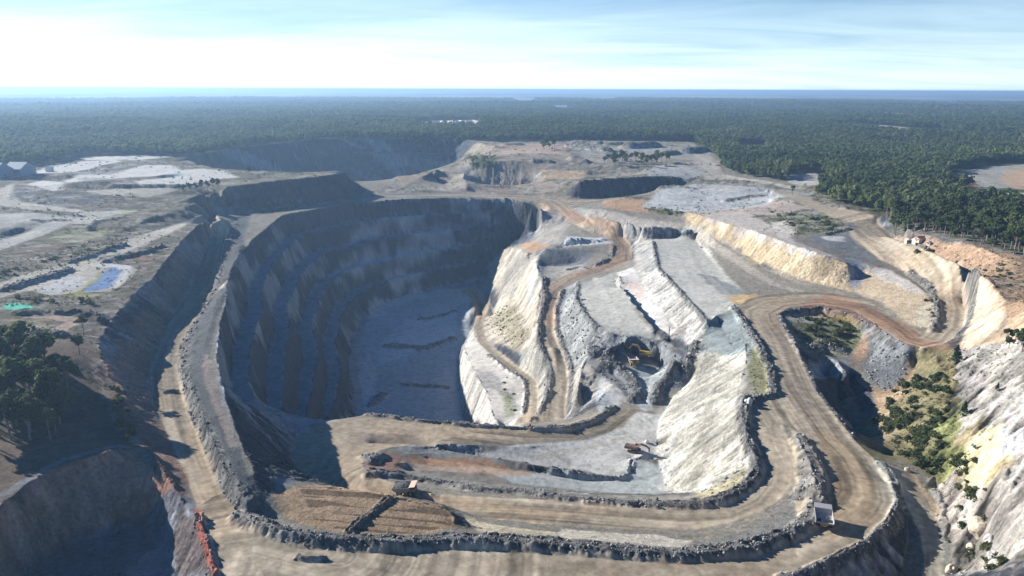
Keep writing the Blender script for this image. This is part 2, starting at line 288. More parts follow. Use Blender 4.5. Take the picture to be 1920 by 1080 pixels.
def solve():
    levels = [(BZ / np.maximum(BW, 1), BW > 0)]
    while min(levels[-1][0].shape) > 24:
        z, m = levels[-1]; h, w = z.shape; h2, w2 = (h + 1) // 2, (w + 1) // 2
        zp = np.zeros((h2 * 2, w2 * 2), np.float32); mp = np.zeros((h2 * 2, w2 * 2), np.float32)
        zp[:h, :w] = z * m; mp[:h, :w] = m
        s = zp.reshape(h2, 2, w2, 2).sum((1, 3)); k = mp.reshape(h2, 2, w2, 2).sum((1, 3))
        levels.append((s / np.maximum(k, 1), k > 0))
    u = None
    for li, (z, m) in enumerate(reversed(levels)):
        h, w = z.shape
        if u is None: u = np.full((h, w), z[m].mean(), np.float32)
        else:
            i = (np.arange(h) - 0.5) / 2; j = (np.arange(w) - 0.5) / 2
            i = np.clip(i, 0, u.shape[0] - 1.001); j = np.clip(j, 0, u.shape[1] - 1.001)
            i0 = i.astype(int); j0 = j.astype(int); fi = (i - i0)[:, None].astype(np.float32); fj = (j - j0)[None, :].astype(np.float32)
            i1 = np.minimum(i0 + 1, u.shape[0] - 1); j1 = np.minimum(j0 + 1, u.shape[1] - 1)
            u = (u[i0][:, j0] * (1 - fj) + u[i0][:, j1] * fj) * (1 - fi) + (u[i1][:, j0] * (1 - fj) + u[i1][:, j1] * fj) * fi
        u[m] = z[m]
        n = 500 if li == 0 else (220 if h < 300 else (120 if h < 1000 else 50))
        p = np.empty((h + 2, w + 2), np.float32)
        for _ in range(n):
            p[1:-1, 1:-1] = u; p[0, 1:-1] = u[0]; p[-1, 1:-1] = u[-1]; p[1:-1, 0] = u[:, 0]; p[1:-1, -1] = u[:, -1]
            u = 0.25 * (p[:-2, 1:-1] + p[2:, 1:-1] + p[1:-1, :-2] + p[1:-1, 2:]); u[m] = z[m]
    return u
Z = solve().astype(np.float32)

def height(x, y):
    r, c = to_cell(x, y); r = np.clip(r, 0, NR - 1.001); c = np.clip(c, 0, NT - 1.001)
    r0 = r.astype(int); c0 = c.astype(int); fr = r - r0; fc = c - c0
    return (Z[r0, c0] * (1 - fc) + Z[r0, c0 + 1] * fc) * (1 - fr) + (Z[r0 + 1, c0] * (1 - fc) + Z[r0 + 1, c0 + 1] * fc) * fr
Zray = Z.copy()
def hit(px, py):
    """first terrain point along the line of sight through a place of the photograph"""
    Xc = (px - 960) / FPX; Yc = (540 - py) / FPX
    d = np.array([Xc, cP + Yc * sP, -sP + Yc * cP]); hd = math.hypot(d[0], d[1])
    rr = R0 * np.exp(DT * np.arange(0, NR - 1, 1.0)) ; t = rr / hd
    x = d[0] * t; y = d[1] * t; z = CAM_H + d[2] * t
    g = height(x, y); k = np.argmax(z <= g)
    if z[k] > g[k]: k = len(t) - 2
    if k > 0:
        a = (z[k-1] - g[k-1]); b = (g[k] - z[k]); f = a / (a + b + 1e-6)
        return x[k-1] + (x[k] - x[k-1]) * f, y[k-1] + (y[k] - y[k-1]) * f
    return x[k], y[k]

# ------------------------------------------------------------------ masks (polygons drawn on the solved ground)
WX = (fbm(X, Y, 9, 3, 1) * 1.0).astype(np.float32); WY = (fbm(X, Y, 9, 3, 2) * 1.0).astype(np.float32)
RG = np.arange(NR, dtype=np.float32)[:, None]; CG = np.arange(NT, dtype=np.float32)[None, :]
def poly_mask(pts, ragged=1.5, world=False, feather=2):
    if world: w = np.array([p[:2] for p in pts], float)
    elif len(pts[0]) == 3: w = np.array([p[:2] for p in tow(pts)])
    else: w = np.array([hit(*p) for p in pts])
    r, c = to_cell(w[:, 0], w[:, 1]); pad = 14
    r0 = int(max(0, r.min() - pad)); r1 = int(min(NR, r.max() + pad)); c0 = int(max(0, c.min() - pad)); c1 = int(min(NT, c.max() + pad))
    m = np.zeros((NR, NT), np.float32)
    if r1 <= r0 or c1 <= c0: return m
    sx = X[r0:r1, c0:c1] + WX[r0:r1, c0:c1] * ragged; sy = Y[r0:r1, c0:c1] + WY[r0:r1, c0:c1] * ragged
    ins = np.zeros(sx.shape, bool); n = len(w)
    for i in range(n):
        x1, y1 = w[i]; x2, y2 = w[(i + 1) % n]
        if y1 == y2: continue
        cond = (y1 > sy) != (y2 > sy)
        ins ^= cond & (sx < (x2 - x1) * (sy - y1) / (y2 - y1) + x1)
    q = ins.astype(np.float32)
    for _ in range(feather):
        p = np.pad(q, 1, mode='edge'); q = (p[:-2, 1:-1] + p[2:, 1:-1] + p[1:-1, :-2] + p[1:-1, 2:] + p[1:-1, 1:-1]) / 5
    m[r0:r1, c0:c1] = q
    return m
def line_dist(world_pts, reach):
    """distance to a polyline, and the length along it, only within reach"""
    w = np.array([p[:2] for p in world_pts], float)
    r, c = to_cell(w[:, 0], w[:, 1]); D = np.full((NR, NT), 1e3, np.float32); S = np.zeros((NR, NT), np.float32); H = np.zeros((NR, NT), np.float32); s0 = 0.0
    zs = [p[2] if len(p) > 2 else 0 for p in world_pts]
    for i in range(len(w) - 1):
        a, b = w[i], w[i + 1]; l = math.hypot(*(b - a)); 
        if l < 1e-6: continue
        rad = reach / (min(math.hypot(*a), math.hypot(*b)) * DT) + 4
        r0 = int(max(0, min(r[i], r[i+1]) - rad)); r1 = int(min(NR, max(r[i], r[i+1]) + rad)); c0 = int(max(0, min(c[i], c[i+1]) - rad)); c1 = int(min(NT, max(c[i], c[i+1]) + rad))
        if r1 > r0 and c1 > c0:
            xs = X[r0:r1, c0:c1]; ys = Y[r0:r1, c0:c1]
            t = np.clip(((xs - a[0]) * (b[0] - a[0]) + (ys - a[1]) * (b[1] - a[1])) / (l * l), 0, 1)
            d = np.hypot(xs - a[0] - t * (b[0] - a[0]), ys - a[1] - t * (b[1] - a[1]))
            sub = D[r0:r1, c0:c1]; k = d < sub
            sub[k] = d[k]; S[r0:r1, c0:c1][k] = (s0 + t * l)[k]; H[r0:r1, c0:c1][k] = (zs[i] + (zs[i+1] - zs[i]) * t)[k]
        s0 += l
    return D, S, H
# ------------------------------------------------------------------ safety bunds, windrows and mounds
def grads(Zs):
    gr = np.gradient(Zs, axis=0) / (RR[:, None] * DT); gt = np.gradient(Zs, axis=1) / (RR[:, None] * DT)
    return gr.astype(np.float32), gt.astype(np.float32)
BUND = np.zeros((NR, NT), np.float32)
def mound(pts, h, w, n=0.16):
    wp = tow(pts) if len(pts[0]) == 3 else [(*hit(*p), 0) for p in pts]
    w = w * .8; D, S, H = line_dist(wp, w + 3)
    d = D + fbm(X, Y, 3.5, 2, 9) * w * n
    k = np.clip(1 - d / w, 0, 1); k = np.minimum(k * 1.35, 1.0)
    add = .72 * h * k * (1 + 0.22 * fbm(X, Y, 6, 2, 11))
    global Z
    Z = (Z + np.where(D < w + 3, add, 0)).astype(np.float32)
    BUND[...] = np.maximum(BUND, np.where(D < w + 3, k, 0))
mound(((448,960,3),(480,984,0.5),(520,1003,0),(560,1014,0),(640,1022,0),(760,1024,0),(850,1016,0),(960,1018,0),(1100,1029,0),(1200,1037,0),(1300,1040,0),(1400,1030,0),(1474,1003,0),(1515,978,0),(1537,935,0),(1534,895,0),(1520,860,0),(1500,822,0)), 3.0, 5.0)
mound(((1500,930,-1),(1512,895,-1),(1505,860,-1)), 1.5, 4.0)
mound(((1392,745,-0.3),(1394,770,-0.5),(1396,800,-1),(1407,840,-1.5),(1420,870,-2),(1415,895,-2.5),(1390,920,-3.5),(1345,940,-4.5),(1280,946,-5.5),(1200,943,-6.5),(1100,936,-7.5),(1040,930,-8)), 2.6, 4.2)
mound(((1040,928,-10),(960,920,-12),(900,914,-12),(850,900,-13),(800,893,-13.5),(760,890,-14),(720,892,-14),(695,893,-14)), 3.0, 4.5)
mound(((1375,574,0),(1400,610,0),(1429,657,0),(1447,700,0),(1450,738,0),(1398,751,0)), 2.0, 3.2)
mound(((440,420,2),(424,470,0),(404,545,0),(384,582,0),(366,612,0),(347,652,0),(342,690,0),(352,730,0),(372,790,0),(402,860,0),(427,918,0),(450,950,0)), 1.2, 4.0)
mound(((374,975,0),(380,1000,0),(390,1035,0),(402,1079,0)), 2.2, 2.8)
mound(((1470,1084,0),(1505,1074,0),(1566,1050,0),(1626,1018,0),(1676,975,0),(1691,943,0),(1680,897,0),(1655,868,0)), 1.8, 3.2)
mound(((1604,818,0),(1566,768,0),(1536,728,0),(1518,692,0),(1490,640,0)), 1.2, 2.4)
mound(((688,777,-17.5),(800,790,-18),(900,798,-18.5),(980,803,-19),(1060,803,-20),(1110,788,-21),(1150,763,-22)), 2.2, 3.2)
mound(((1018,520,-19),(1024,560,-23),(1013,600,-27),(1010,645,-29.5),(1026,672,-31),(1032,700,-32),(1024,745,-34.5),(998,786,-37)), 2.4, 3.2)
mound(((1056,545,-21.5),(1044,580,-25),(1044,620,-28),(1054,650,-29.5),(1070,690,-31.5),(1072,720,-33),(1066,780,-37)), 2.4, 3.0)
mound(((984,775,-41),(989,735,-43),(984,715,-44),(954,695,-46),(918,665,-51)), 1.6, 2.0)
mound(((1748,618,5),(1760,592,6),(1755,562,8),(1740,538,9.5),(1705,511,11.5)), 2.4, 3.0)
mound(((1783,646,5.5),(1815,615,6),(1820,580,7),(1795,538,9),(1765,507,11),(1724,476,13),(1684,447,16)), 2.0, 2.8)
mound(((1128,688,-21),(1160,694,-22),(1185,712,-22),(1196,738,-22),(1188,750,-22)), 4.0, 5.5)
mound(((1228,752,-22),(1234,728,-22),(1262,708,-21),(1290,700,-18),(1300,680,-17)), 4.0, 5.5)
mound(((1115,640,-17),(1110,670,-20),(1150,660,-21)), 3.5, 5.0)
mound(((1224,452,-4),(1234,502,-4),(1264,534,-3),(1300,574,-2),(1322,598,-1)), 1.6, 2.6)
mound(((1085,520,-15),(1080,560,-15),(1098,590,-14.5),(1118,612,-14)), 1.6, 2.6)
mound(((1500,668,-2),(1470,606,0),(1462,588,0),(1480,577,0.5),(1540,571,1),(1598,582,2),(1636,605,3),(1676,639,4)), 1.4, 2.4)
mound(((740,370,1),(870,368,1),(960,374,0.5),(1005,382,0)), 1.6, 3.0)
mound(((443,402,2),(520,388,2),(600,381,2),(640,380,2)), 3.0, 6.0)
mound(((1062,512,-20),(1085,503,-18),(1105,507,-17)), 2.0, 2.4); mound(((1118,500,-16),(1140,487,-15)), 2.5, 3.0); mound(((1146,478,-13),(1150,462,-13)), 2.0, 2.6)
mound(((1592,427,18.5),(1560,433,18.8),(1545,437,19)), 1.8, 3.0)
for l in (((0,528,27),(60,510,27),(125,492,26)), ((130,478,26),(180,463,25),(225,448,25)), ((195,476,25),(250,462,25),(300,452,23)), ((30,565,28),(100,562,28),(170,566,26),(210,572,26)), ((70,602,27),(110,600,27))): mound(l, 2.6, 5.0, 0.6)
for l in (((165,422,25),(180,412,25),(230,405,25)), ((20,395,25),(80,400,25),(150,403,25)), ((60,412,25),(125,411,25))): mound(l, 1.8, 4.0)
mound(((860,347,5),(905,352,4),(960,352,4),(1010,358,4)), 2.0, 4.0)
mound(((1240,352,13),(1260,348,15),(1300,350,16)), 3, 8); mound(((1360,372,13),(1400,368,14),(1440,372,12)), 3.0, 7.0)
mound(((1075,276,30),(1100,280,30),(1135,283,30)), 11, 22, .4); mound(((1178,277,30),(1222,274,30)), 13, 26); mound(((1285,286,28),(1312,283,28)), 12, 24); mound(((1080,268,30),(1120,270,30)), 8, 18); mound(((1240,290,28),(1262,288,28)), 8, 18); mound(((1140,272,30),(1160,271,30)), 7, 16); mound(((950,276,30),(975,275,30)), 5, 14); mound(((1075,300,27),(1095,303,27)), 7, 14); mound(((1000,312,20),(1030,312,20)), 4, 10)
mound(((655,1000,-1),(690,968,-1),(728,937,-1)), 1.3, 2.0)
mound(((730,650,-80),(800,655,-80),(850,640,-80)), 2.5, 9, .4); mound(((760,722,-80),(840,727,-80)), 1.8, 5, .4); mound(((700,760,-80),(720,740,-80)), 2.5, 7, .4); mound(((790,600,-79),(850,592,-78)), 2.5, 8, .4)
mound(((560,1048,0.2),(590,1050,0.2),(615,1049,0.2)), 1.4, 1.6)
mound(((700,866,-16),(690,862,-16),(712,858,-16)), 2.5, 6); mound(((1520,655,-6),(1545,640,-5),(1575,650,-6)), 3, 8)
for _ in range(1):
    p = np.pad(Z, 1, mode='edge'); Z = (0.2 * (p[:-2, 1:-1] + p[2:, 1:-1] + p[1:-1, :-2] + p[1:-1, 2:] + Z)).astype(np.float32)

# ------------------------------------------------------------------ relief and colour of rock, rubble and earth
GR, GT = grads(Z); SL = np.hypot(GR, GT)
def lic(N, steps):
    """smear a noise field down the slope so that faces carry gullies and drill marks"""
    g = SL + 0.02; dr = (GR / g); dc = (GT / g); acc = N.copy(); r = np.broadcast_to(RG, N.shape).copy(); c = np.broadcast_to(CG, N.shape).copy()
    for sgn in (1, -1):
        r = np.broadcast_to(RG, N.shape).copy(); c = np.broadcast_to(CG, N.shape).copy()
        for _ in range(steps):
            ri = np.clip(r, 0, NR - 1).astype(np.int32); ci = np.clip(c, 0, NT - 1).astype(np.int32)
            r += sgn * dr[ri, ci] * 1.4; c += sgn * dc[ri, ci] * 1.4
            acc += N[np.clip(r, 0, NR - 1).astype(np.int32), np.clip(c, 0, NT - 1).astype(np.int32)]
    return acc / (2 * steps + 1)
RDG = lambda wl, sd: 1 - 3.2 * np.abs(fbm(X, Y, wl, 3, sd, .5))
N1 = fbm(X, Y, 5.0, 4, 3, 0.6); N2 = fbm(X, Y, 28, 4, 4); N3 = fbm(X, Y, 2.2, 3, 6, 0.7); N4 = fbm(X, Y, 90, 4, 8)
FL = lic(0.6 * N1 + 0.4 * RDG(5, 13), 5); FL = FL / (FL.std() + 1e-6) * 0.33
FL2 = lic(RDG(2.4, 14), 3); FL2 = FL2 / (FL2.std() + 1e-6) * 0.33

ROADS = []
def road_mask(edge_a, edge_b): 
    return poly_mask(tuple(edge_a) + tuple(reversed(edge_b)), ragged=0.7)
RM = np.zeros((NR, NT), np.float32); STREAK = np.zeros((NR, NT), np.float32); RID = np.zeros((NR, NT), np.int8)
def road(mask, edge, reach=40, rid=1):
    D, S, H = line_dist(tow(edge), reach)
    w = D + 0.9 * fbm(X, Y, 40, 2, 21)
    st = (vnoise(w / 1.9, S / 70, 40) - 0.5) * 1.0 + (vnoise(w / 0.8, S / 30, 41) - 0.5) * 0.7 + (vnoise(w / 5.5, S / 120, 42) - 0.5) * 0.9
    global RM, STREAK
    STREAK = np.where((mask > RM) & (D < reach), st, STREAK); RM = np.maximum(RM, mask); RID[(mask > 0.5)] = rid
mA1 = poly_mask(A_IN + ((1500,1068,0),(1470,1079,0),(1300,1125,0),(1000,1120,0),(600,1125,0),(415,1115,0),(400,1079,0),(388,1015,0),(372,950,0),(420,920,0),(445,960,0)), 0.7)
mA2 = poly_mask(A_IN[-8:] + A_LEG[1:] + RING_OUT + HAIR_IN[1:] + UP_ROAD_L[1:] + tuple(reversed(UP_ROAD_R)) + tuple(reversed(RING_IN)) + tuple(reversed(A_OUT)), 0.7)
mA3 = poly_mask(A_LEG[:2] + ((1485,800,0),(1470,790,-0.5),(1440,800,-0.5),(1403,800,-1)), 0.7)
road(mA1, ((400,1079,0),(420,1020,0),(500,1010,0),(640,1045,0)) , 60, 1); road(mA1, A_IN, 45, 1)
road(mA2, A_OUT[::1] + RING_IN[1:], 45, 1); road(mA3, A_OUT, 70, 1)
mB = poly_mask(B_IN + tuple(reversed(B_OUT)), 0.7); road(mB, B_IN[:-4], 22, 2)
mB2 = poly_mask(((640,775,-17),(685,779,-17.5),(800,793,-18),(900,801,-18.5),(980,806,-19),(1060,806,-20),(1110,791,-21),(1150,766,-22),(1200,764,-22),(1170,800,-22),(1100,826,-21.5),(960,835,-19.5),(840,829,-18),(740,834,-17),(680,850,-16),(640,870,-16),(600,860,-16)), 0.7); road(mB2, B_OUT[-8:], 40, 2)
mJ = poly_mask(J_L[1:] + tuple(reversed(J_R)), 0.7); road(mJ, J_R, 40, 3)
mH = poly_mask(H_L[:-1] + tuple(reversed(H_R)), 0.7); road(mH, H_R, 25, 4)
mI = poly_mask(I_L + tuple(reversed(I_R)), 0.4); road(mI, I_R, 15, 5)
mK = poly_mask(K_L + tuple(reversed(K_R)), 0.7); road(mK, K_R, 30, 6)
mI2 = poly_mask(((985,800,-39),(1062,800,-38),(1062,782,-37),(1003,785,-37),(985,780,-40)), 0.4); RM = np.maximum(RM, mI2)
mFar = poly_mask(((740,371,1),(870,369,0),(960,374,0),(1010,382,0),(1060,382,0),(1130,374,2),(1205,367,4),(1205,363,5),(1130,371,3),(1010,369,0),(960,366,0.5),(870,364,1),(740,367,1)), 0.7); road(mFar, ((740,367,1),(960,366,.5),(1130,371,3)), 40, 4)
RD = [mA1, mA2, mA3, mB, mB2, mJ, mH, mI, mK, mFar]

COL = np.zeros((NR, NT, 3), np.float32)
def c3(r, g, b): return np.array([r, g, b], np.float32)
# bare rock: grey with brown and pale beds
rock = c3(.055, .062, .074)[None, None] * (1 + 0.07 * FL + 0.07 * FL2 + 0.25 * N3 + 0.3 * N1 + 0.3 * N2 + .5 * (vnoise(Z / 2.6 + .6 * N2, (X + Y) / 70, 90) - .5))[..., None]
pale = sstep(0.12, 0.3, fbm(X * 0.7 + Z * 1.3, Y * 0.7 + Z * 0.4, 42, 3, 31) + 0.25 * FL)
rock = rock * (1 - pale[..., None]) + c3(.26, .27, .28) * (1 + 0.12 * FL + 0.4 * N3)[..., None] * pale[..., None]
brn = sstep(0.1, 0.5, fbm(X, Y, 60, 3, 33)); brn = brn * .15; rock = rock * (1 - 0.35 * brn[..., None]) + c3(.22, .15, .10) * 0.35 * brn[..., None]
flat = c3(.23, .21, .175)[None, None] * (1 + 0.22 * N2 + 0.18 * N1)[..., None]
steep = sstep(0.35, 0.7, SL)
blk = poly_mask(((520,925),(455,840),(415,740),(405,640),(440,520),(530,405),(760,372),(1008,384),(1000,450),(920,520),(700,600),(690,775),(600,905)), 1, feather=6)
flat = flat * (1 - blk[..., None]) + c3(.23, .25, .285) * (1 + .35 * N1)[..., None] * blk[..., None]  # pit bench tops paler than faces: light debris, plus sky light painted in
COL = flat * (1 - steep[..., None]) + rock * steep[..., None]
def paint(mask, col, k=1.0, var=0.22, fl=0.3):
    global COL
    fl = fl * (1 - .85 * blk)
    m = np.clip(mask * k, 0, 1)[..., None]
    COL = COL * (1 - m) + c3(*col) * np.clip(1 + var * (0.6 * N1 + 0.8 * N2) + fl * FL * steep, 0.3, 2)[..., None] * m
def P(pts, col, k=1.0, ragged=2.5, var=0.22, fl=0.3, feather=3): paint(poly_mask(pts, ragged, feather=feather), col, k, var, fl)

TAN = (.34, .27, .19); CREAM = (.42, .395, .34); GREYF = (.42, .40, .35); RUB = (.27, .275, .27); OLIVE = (.15, .155, .07); RED = (.36, .17, .10)
# country and forest floor
P(((0,318),(100,308),(150,294),(330,292),(420,284),(600,258),(870,258),(1060,262),(1300,264),(1345,290),(1400,322),(1480,340),(1545,352),(1560,378),(1640,398),(1690,425),(1780,440),(1900,470),(1950,470),(1990,240),(1990,190),(-60,190),(-60,320)), (.085, .09, .05), 1, 6)
P(((1760,352),(1990,360),(1990,382),(1840,378),(1770,362)), (.5,.48,.42)); P(((1770,330),(1800,318),(1860,306),(1990,300),(1990,345),(1830,350),(1790,345)), (.33,.32,.28)); P(((1775,332),(1795,322),(1840,345),(1800,348)), (.4,.2,.1)); P(((1870,330),(1900,312),(1990,305),(1990,352),(1900,350)), (.45,.33,.22))
P(((1478,325),(1530,322),(1550,335),(1560,345),(1500,348),(1478,340)), (.42,.40,.36)); P(((1380,270),(1430,271),(1440,285),(1385,282)), (.45,.38,.3))
# left plateau
P(((-60,330),(60,310),(150,294),(330,293),(460,320),(640,326),(420,362),(360,384),(400,405),(280,525),(200,600),(180,650),(-60,640)), (.17,.15,.115), 1, 4, 0.45)
for q in (((0,342),(60,325),(130,306),(215,303),(228,306),(190,313),(140,326),(50,331),(10,340)), ((120,343),(150,330),(210,327),(270,312),(320,312),(345,324),(300,332),(240,336),(185,340),(125,346)), ((250,343),(300,338),(345,320),(380,318),(420,322),(445,335),(400,340),(330,350),(260,350)), ((50,350),(75,343),(120,345),(118,360),(100,364),(55,352)), ((150,296),(280,290),(320,296),(250,303),(160,302))): P(q, (.60,.57,.52), 1, 1.5, .12)
for q in (((150,328),(190,320),(230,305),(290,300),(220,318),(170,326)), ((130,330),(210,330),(240,322),(160,323)), ((140,338),(190,336),(220,340),(160,343))): P(q, (.26,.26,.27), .8, 2)
P(((210,358),(300,352),(335,358),(280,372),(220,372),(150,362)), (.42,.38,.32)); P(((20,365),(45,353),(110,365),(190,372),(210,378),(110,390),(60,388),(22,378)), (.13,.135,.14))
P(((-40,375),(0,358),(20,352),(14,370),(30,382),(100,392),(155,398),(150,402),(60,398),(-40,385)), (.44,.40,.34)); P(((-40,405),(60,402),(130,407),(160,400),(260,395),(230,402),(165,424),(128,424),(90,442),(-40,480),(-40,462),(60,433),(98,420),(60,428),(-40,440)), (.42,.40,.36), 1, 1)
P(((0,432),(60,424),(92,420),(60,432),(0,450)), (.14,.15,.16))
P(((60,458),(120,436),(150,432),(215,436),(190,446),(120,462)), (.27,.27,.14)); P(((170,415),(270,388),(320,386),(280,395),(200,412)), (.28,.26,.17)); P(((0,482),(60,466),(150,461),(230,446),(180,472),(120,486),(0,512)), (.22,.18,.14), 1, 3, .4)
P(((-40,545),(60,512),(150,490),(200,470),(240,452),(300,432),(362,415),(385,412),(320,440),(250,468),(190,492),(245,503),(262,508),(235,530),(205,548),(90,556),(60,548),(20,540),(-40,552)), (.47,.43,.36), 1, 2)
P(((170,500),(200,493),(250,502),(235,528),(210,545),(200,520),(215,505),(190,502)), (.66,.64,.60)); P(((70,545),(120,522),(160,520),(150,540),(90,556)), (.55,.55,.55), .8)
P(((190,485),(230,475),(238,490),(220,498),(185,495)), (.17,.18,.19)); P(((235,480),(275,478),(290,500),(262,502),(240,498)), (.24,.16,.12))
P(((120,560),(160,540),(185,515),(200,505),(190,530),(160,550),(190,555),(240,550),(170,562)), (.30,.30,.12))
P(((155,547),(182,528),(205,503),(216,503),(230,510),(208,540),(165,551)), (.17,.27,.46), 1, .8, .2)
P(((4,573),(30,571),(62,577),(56,584),(10,583)), (.12,.62,.45), 1, 1, .15)
P(((55,586),(150,585),(165,595),(150,608),(112,625),(60,642),(40,636),(95,620),(122,605),(60,600)), (.42,.32,.25)); P(((20,600),(90,602),(112,612),(60,625),(20,620)), (.25,.23,.15), 1, 3, .4)
# near left tree ground, purple slopes, hollow
P(((-80,640),(60,640),(182,650),(225,720),(262,790),(250,838),(0,955),(-80,985)), (.15,.115,.085), 1, 3, .5)
P(((160,675),(200,680),(262,790),(262,835),(225,830),(200,760)), (.34,.27,.22), .8, 3, .4)
P(((182,650,26),(222,720,21),(255,780,16),(290,840,11),(330,905,6),(345,950,3),(372,955,0),(345,880,0),(318,830,0),(300,785,0),(278,700,0),(300,640,0),(337,565,0),(262,540,24),(232,572,25),(195,620,26)), (.27,.17,.13), .9, 5, .2)
P(((262,540,24),(335,460,21),(412,412,15),(405,405,12),(398,440,0),(372,505,0),(337,565,0)), (.20,.165,.14), .8, 6, .3); P(((180,640,26),(230,580,25),(250,600,20),(240,680,12),(210,690,20)), (.30,.19,.15), .6, 5)
P(((-80,995,8),(0,955,8),(60,905,8),(120,875,8),(250,836,8),(330,905,4),(360,960,0),(330,985,-8),(280,985,-13),(200,1005,-13.5),(100,1035,-14),(0,1130,-14),(-120,1170,-14)), (.44,.24,.17), .95, 3, .25)
P(((-120,1170,-14),(0,1130,-14),(100,1035,-14),(200,1005,-13.5),(300,985,-13),(385,1000,-13),(400,1090,-14),(400,1170,-15)), (.16,.16,.18), 1, 3); P(((240,1079,-14),(320,1015,-13),(375,1010,-13),(390,1079,-14),(330,1110,-15)), (.26,.27,.30), 1, 3)
P(((190,845,8),(235,832,8),(255,828,9),(225,822,9),(120,853,9),(0,925,9),(0,942,8),(120,870,8)), (.22,.23,.25), .8, 1)
P(((368,960),(378,957),(384,1000),(398,1040),(412,1079),(398,1079),(386,1040),(374,995)), (.42,.14,.09), 1, .6, .3)
# bund strip between ramp and pit
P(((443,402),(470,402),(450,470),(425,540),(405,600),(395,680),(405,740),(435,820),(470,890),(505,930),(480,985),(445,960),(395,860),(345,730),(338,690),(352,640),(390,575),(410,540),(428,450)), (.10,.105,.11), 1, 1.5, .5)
P(((485,512),(470,520),(440,535),(412,542),(405,548),(430,548),(462,530)), (.42,.36,.30), 1, .8); P(((388,660),(398,690),(405,740),(428,800),(440,840),(425,835),(405,780),(388,730),(378,690)), (.34,.29,.25), .9, 2)
P(((470,398),(540,382),(560,386),(520,396),(480,405)), (.16,.18,.08), .9, 3)
# big pit
P(((690,850,-80),(672,775,-80),(680,725,-80),(672,680,-80),(675,640,-80),(690,605,-80),(735,572,-79),(790,552,-78),(830,540,-77),(885,545,-75),(880,620,-76),(862,660,-79),(860,700,-80),(868,775,-80),(880,850,-80)), (.40,.43,.46), 1, 2)
P(((700,690,-80),(720,640,-80),(760,600,-79),(860,590,-78),(850,640,-79),(780,660,-80)), (.50,.54,.58), 1, 6); P(((676,700,-80),(690,660,-80),(705,690,-80),(705,730,-80),(695,770,-80),(685,770,-80)), (.55,.55,.54), 1, 2)
for q in (((655,460),(670,425),(720,410),(800,395),(790,410),(720,425),(680,450)), ((760,450),(765,435),(840,425),(850,435),(800,445)), ((610,520),(640,495),(730,470),(735,485),(650,510)), ((740,490),(745,460),(820,450),(860,455),(780,485)), ((715,520),(750,500),(800,515),(730,545)), ((690,600),(700,560),(790,535),(800,555),(720,590)), ((610,560),(660,525),(650,545),(620,575))): P(q, (.55,.57,.58), .9, 5, .3, .4)
# white cliff, cream spur
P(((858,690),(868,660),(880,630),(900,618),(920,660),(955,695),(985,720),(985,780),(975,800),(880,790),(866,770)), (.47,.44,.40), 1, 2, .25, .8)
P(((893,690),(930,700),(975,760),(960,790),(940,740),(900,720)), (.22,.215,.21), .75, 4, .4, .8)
P(((905,600),(935,560),(915,500),(935,470),(1000,470),(1018,520),(1012,600),(1010,645),(990,660),(950,650),(915,640)), (.40,.355,.29), 1, 3, .3, .8)
P(((1010,480),(1015,540),(990,580),(985,540),(1000,500)), (.52,.50,.46), .9, 2); P(((920,600),(960,560),(990,640),(960,660)), (.22,.20,.12), .6, 5, .4); P(((935,560),(950,490),(1000,470),(990,500),(960,560)), (.30,.28,.25), .8, 4, .4); P(((970,460),(1010,450),(1030,462),(990,475)), (.42,.27,.16), .8)
P(((985,650),(1010,650),(1030,680),(1030,740),(1000,785),(1003,730),(975,690)), (.27,.26,.23), .9, 2, .4, .8); P(((940,735),(960,740),(965,780),(945,785)), (.2,.22,.1), .6, 3)
P(((1012,385),(1050,395),(1068,415),(1060,430),(1050,462),(1010,460),(1000,440),(1012,410)), (.30,.28,.25), .9, 2, .4, .8); P(((1060,443),(1148,446),(1150,456),(1056,464)), (.43,.45,.46), 1, 1)
P(((1014,470),(1112,468),(1110,480),(1080,500),(1016,514)), (.15,.16,.17), 1, 1, .3); P(((1022,497),(1070,498),(1100,492),(1080,515),(1020,520)), (.36,.33,.29), .9, 1.5)
P(((1062,385),(1100,392),(1150,415),(1200,430),(1225,445),(1190,460),(1180,440),(1130,418),(1080,398)), (.40,.39,.36), .8, 3, .4, .8); P(((1130,375),(1200,372),(1240,385),(1280,395),(1240,400),(1170,395),(1130,388)), (.40,.26,.16), 1, 3, .3); P(((1200,385),(1270,392),(1280,400),(1240,402)), (.13,.17,.06), .8, 3)
P(((1100,392),(1200,410),(1300,415),(1340,440),(1400,490),(1330,460),(1290,424),(1200,422),(1110,404)), (.42,.38,.33), .9, 2)
# working floors
P(((1225,447),(1300,443),(1330,465),(1360,515),(1400,548),(1372,575),(1325,598),(1300,572),(1262,532),(1232,500)), (.46,.45,.40), 1, 2, .15)
P(((1310,512),(1340,518),(1400,545),(1420,556),(1380,562),(1340,540)), (.17,.18,.18), .9, 3, .4); P(((1360,552),(1420,550),(1425,560),(1380,570)), (.5,.34,.16), .8, 3)  # shadow patch painted dark on the top floor, ochre patch beside it
P(((1090,528),(1150,510),(1190,580),(1215,612),(1240,638),(1190,628),(1150,625),(1118,612),(1098,590),(1080,560)), (.40,.39,.35), 1, 2, .15)
P(((1157,510),(1190,498),(1212,540),(1242,580),(1280,625),(1258,636),(1224,608),(1197,578),(1168,540)), (.55,.53,.50), 1, 2, .15); P(((1170,530),(1195,525),(1215,560),(1200,565)), (.5,.36,.29), .5, 3)
P(((1190,455),(1225,450),(1232,500),(1262,532),(1300,572),(1340,600),(1310,650),(1275,625),(1242,580),(1212,540),(1190,498)), (.43,.41,.37), .95, 2, .3, 1.0); P(((1190,460),(1225,460),(1230,500),(1210,510)), (.33,.33,.32), .7, 3)
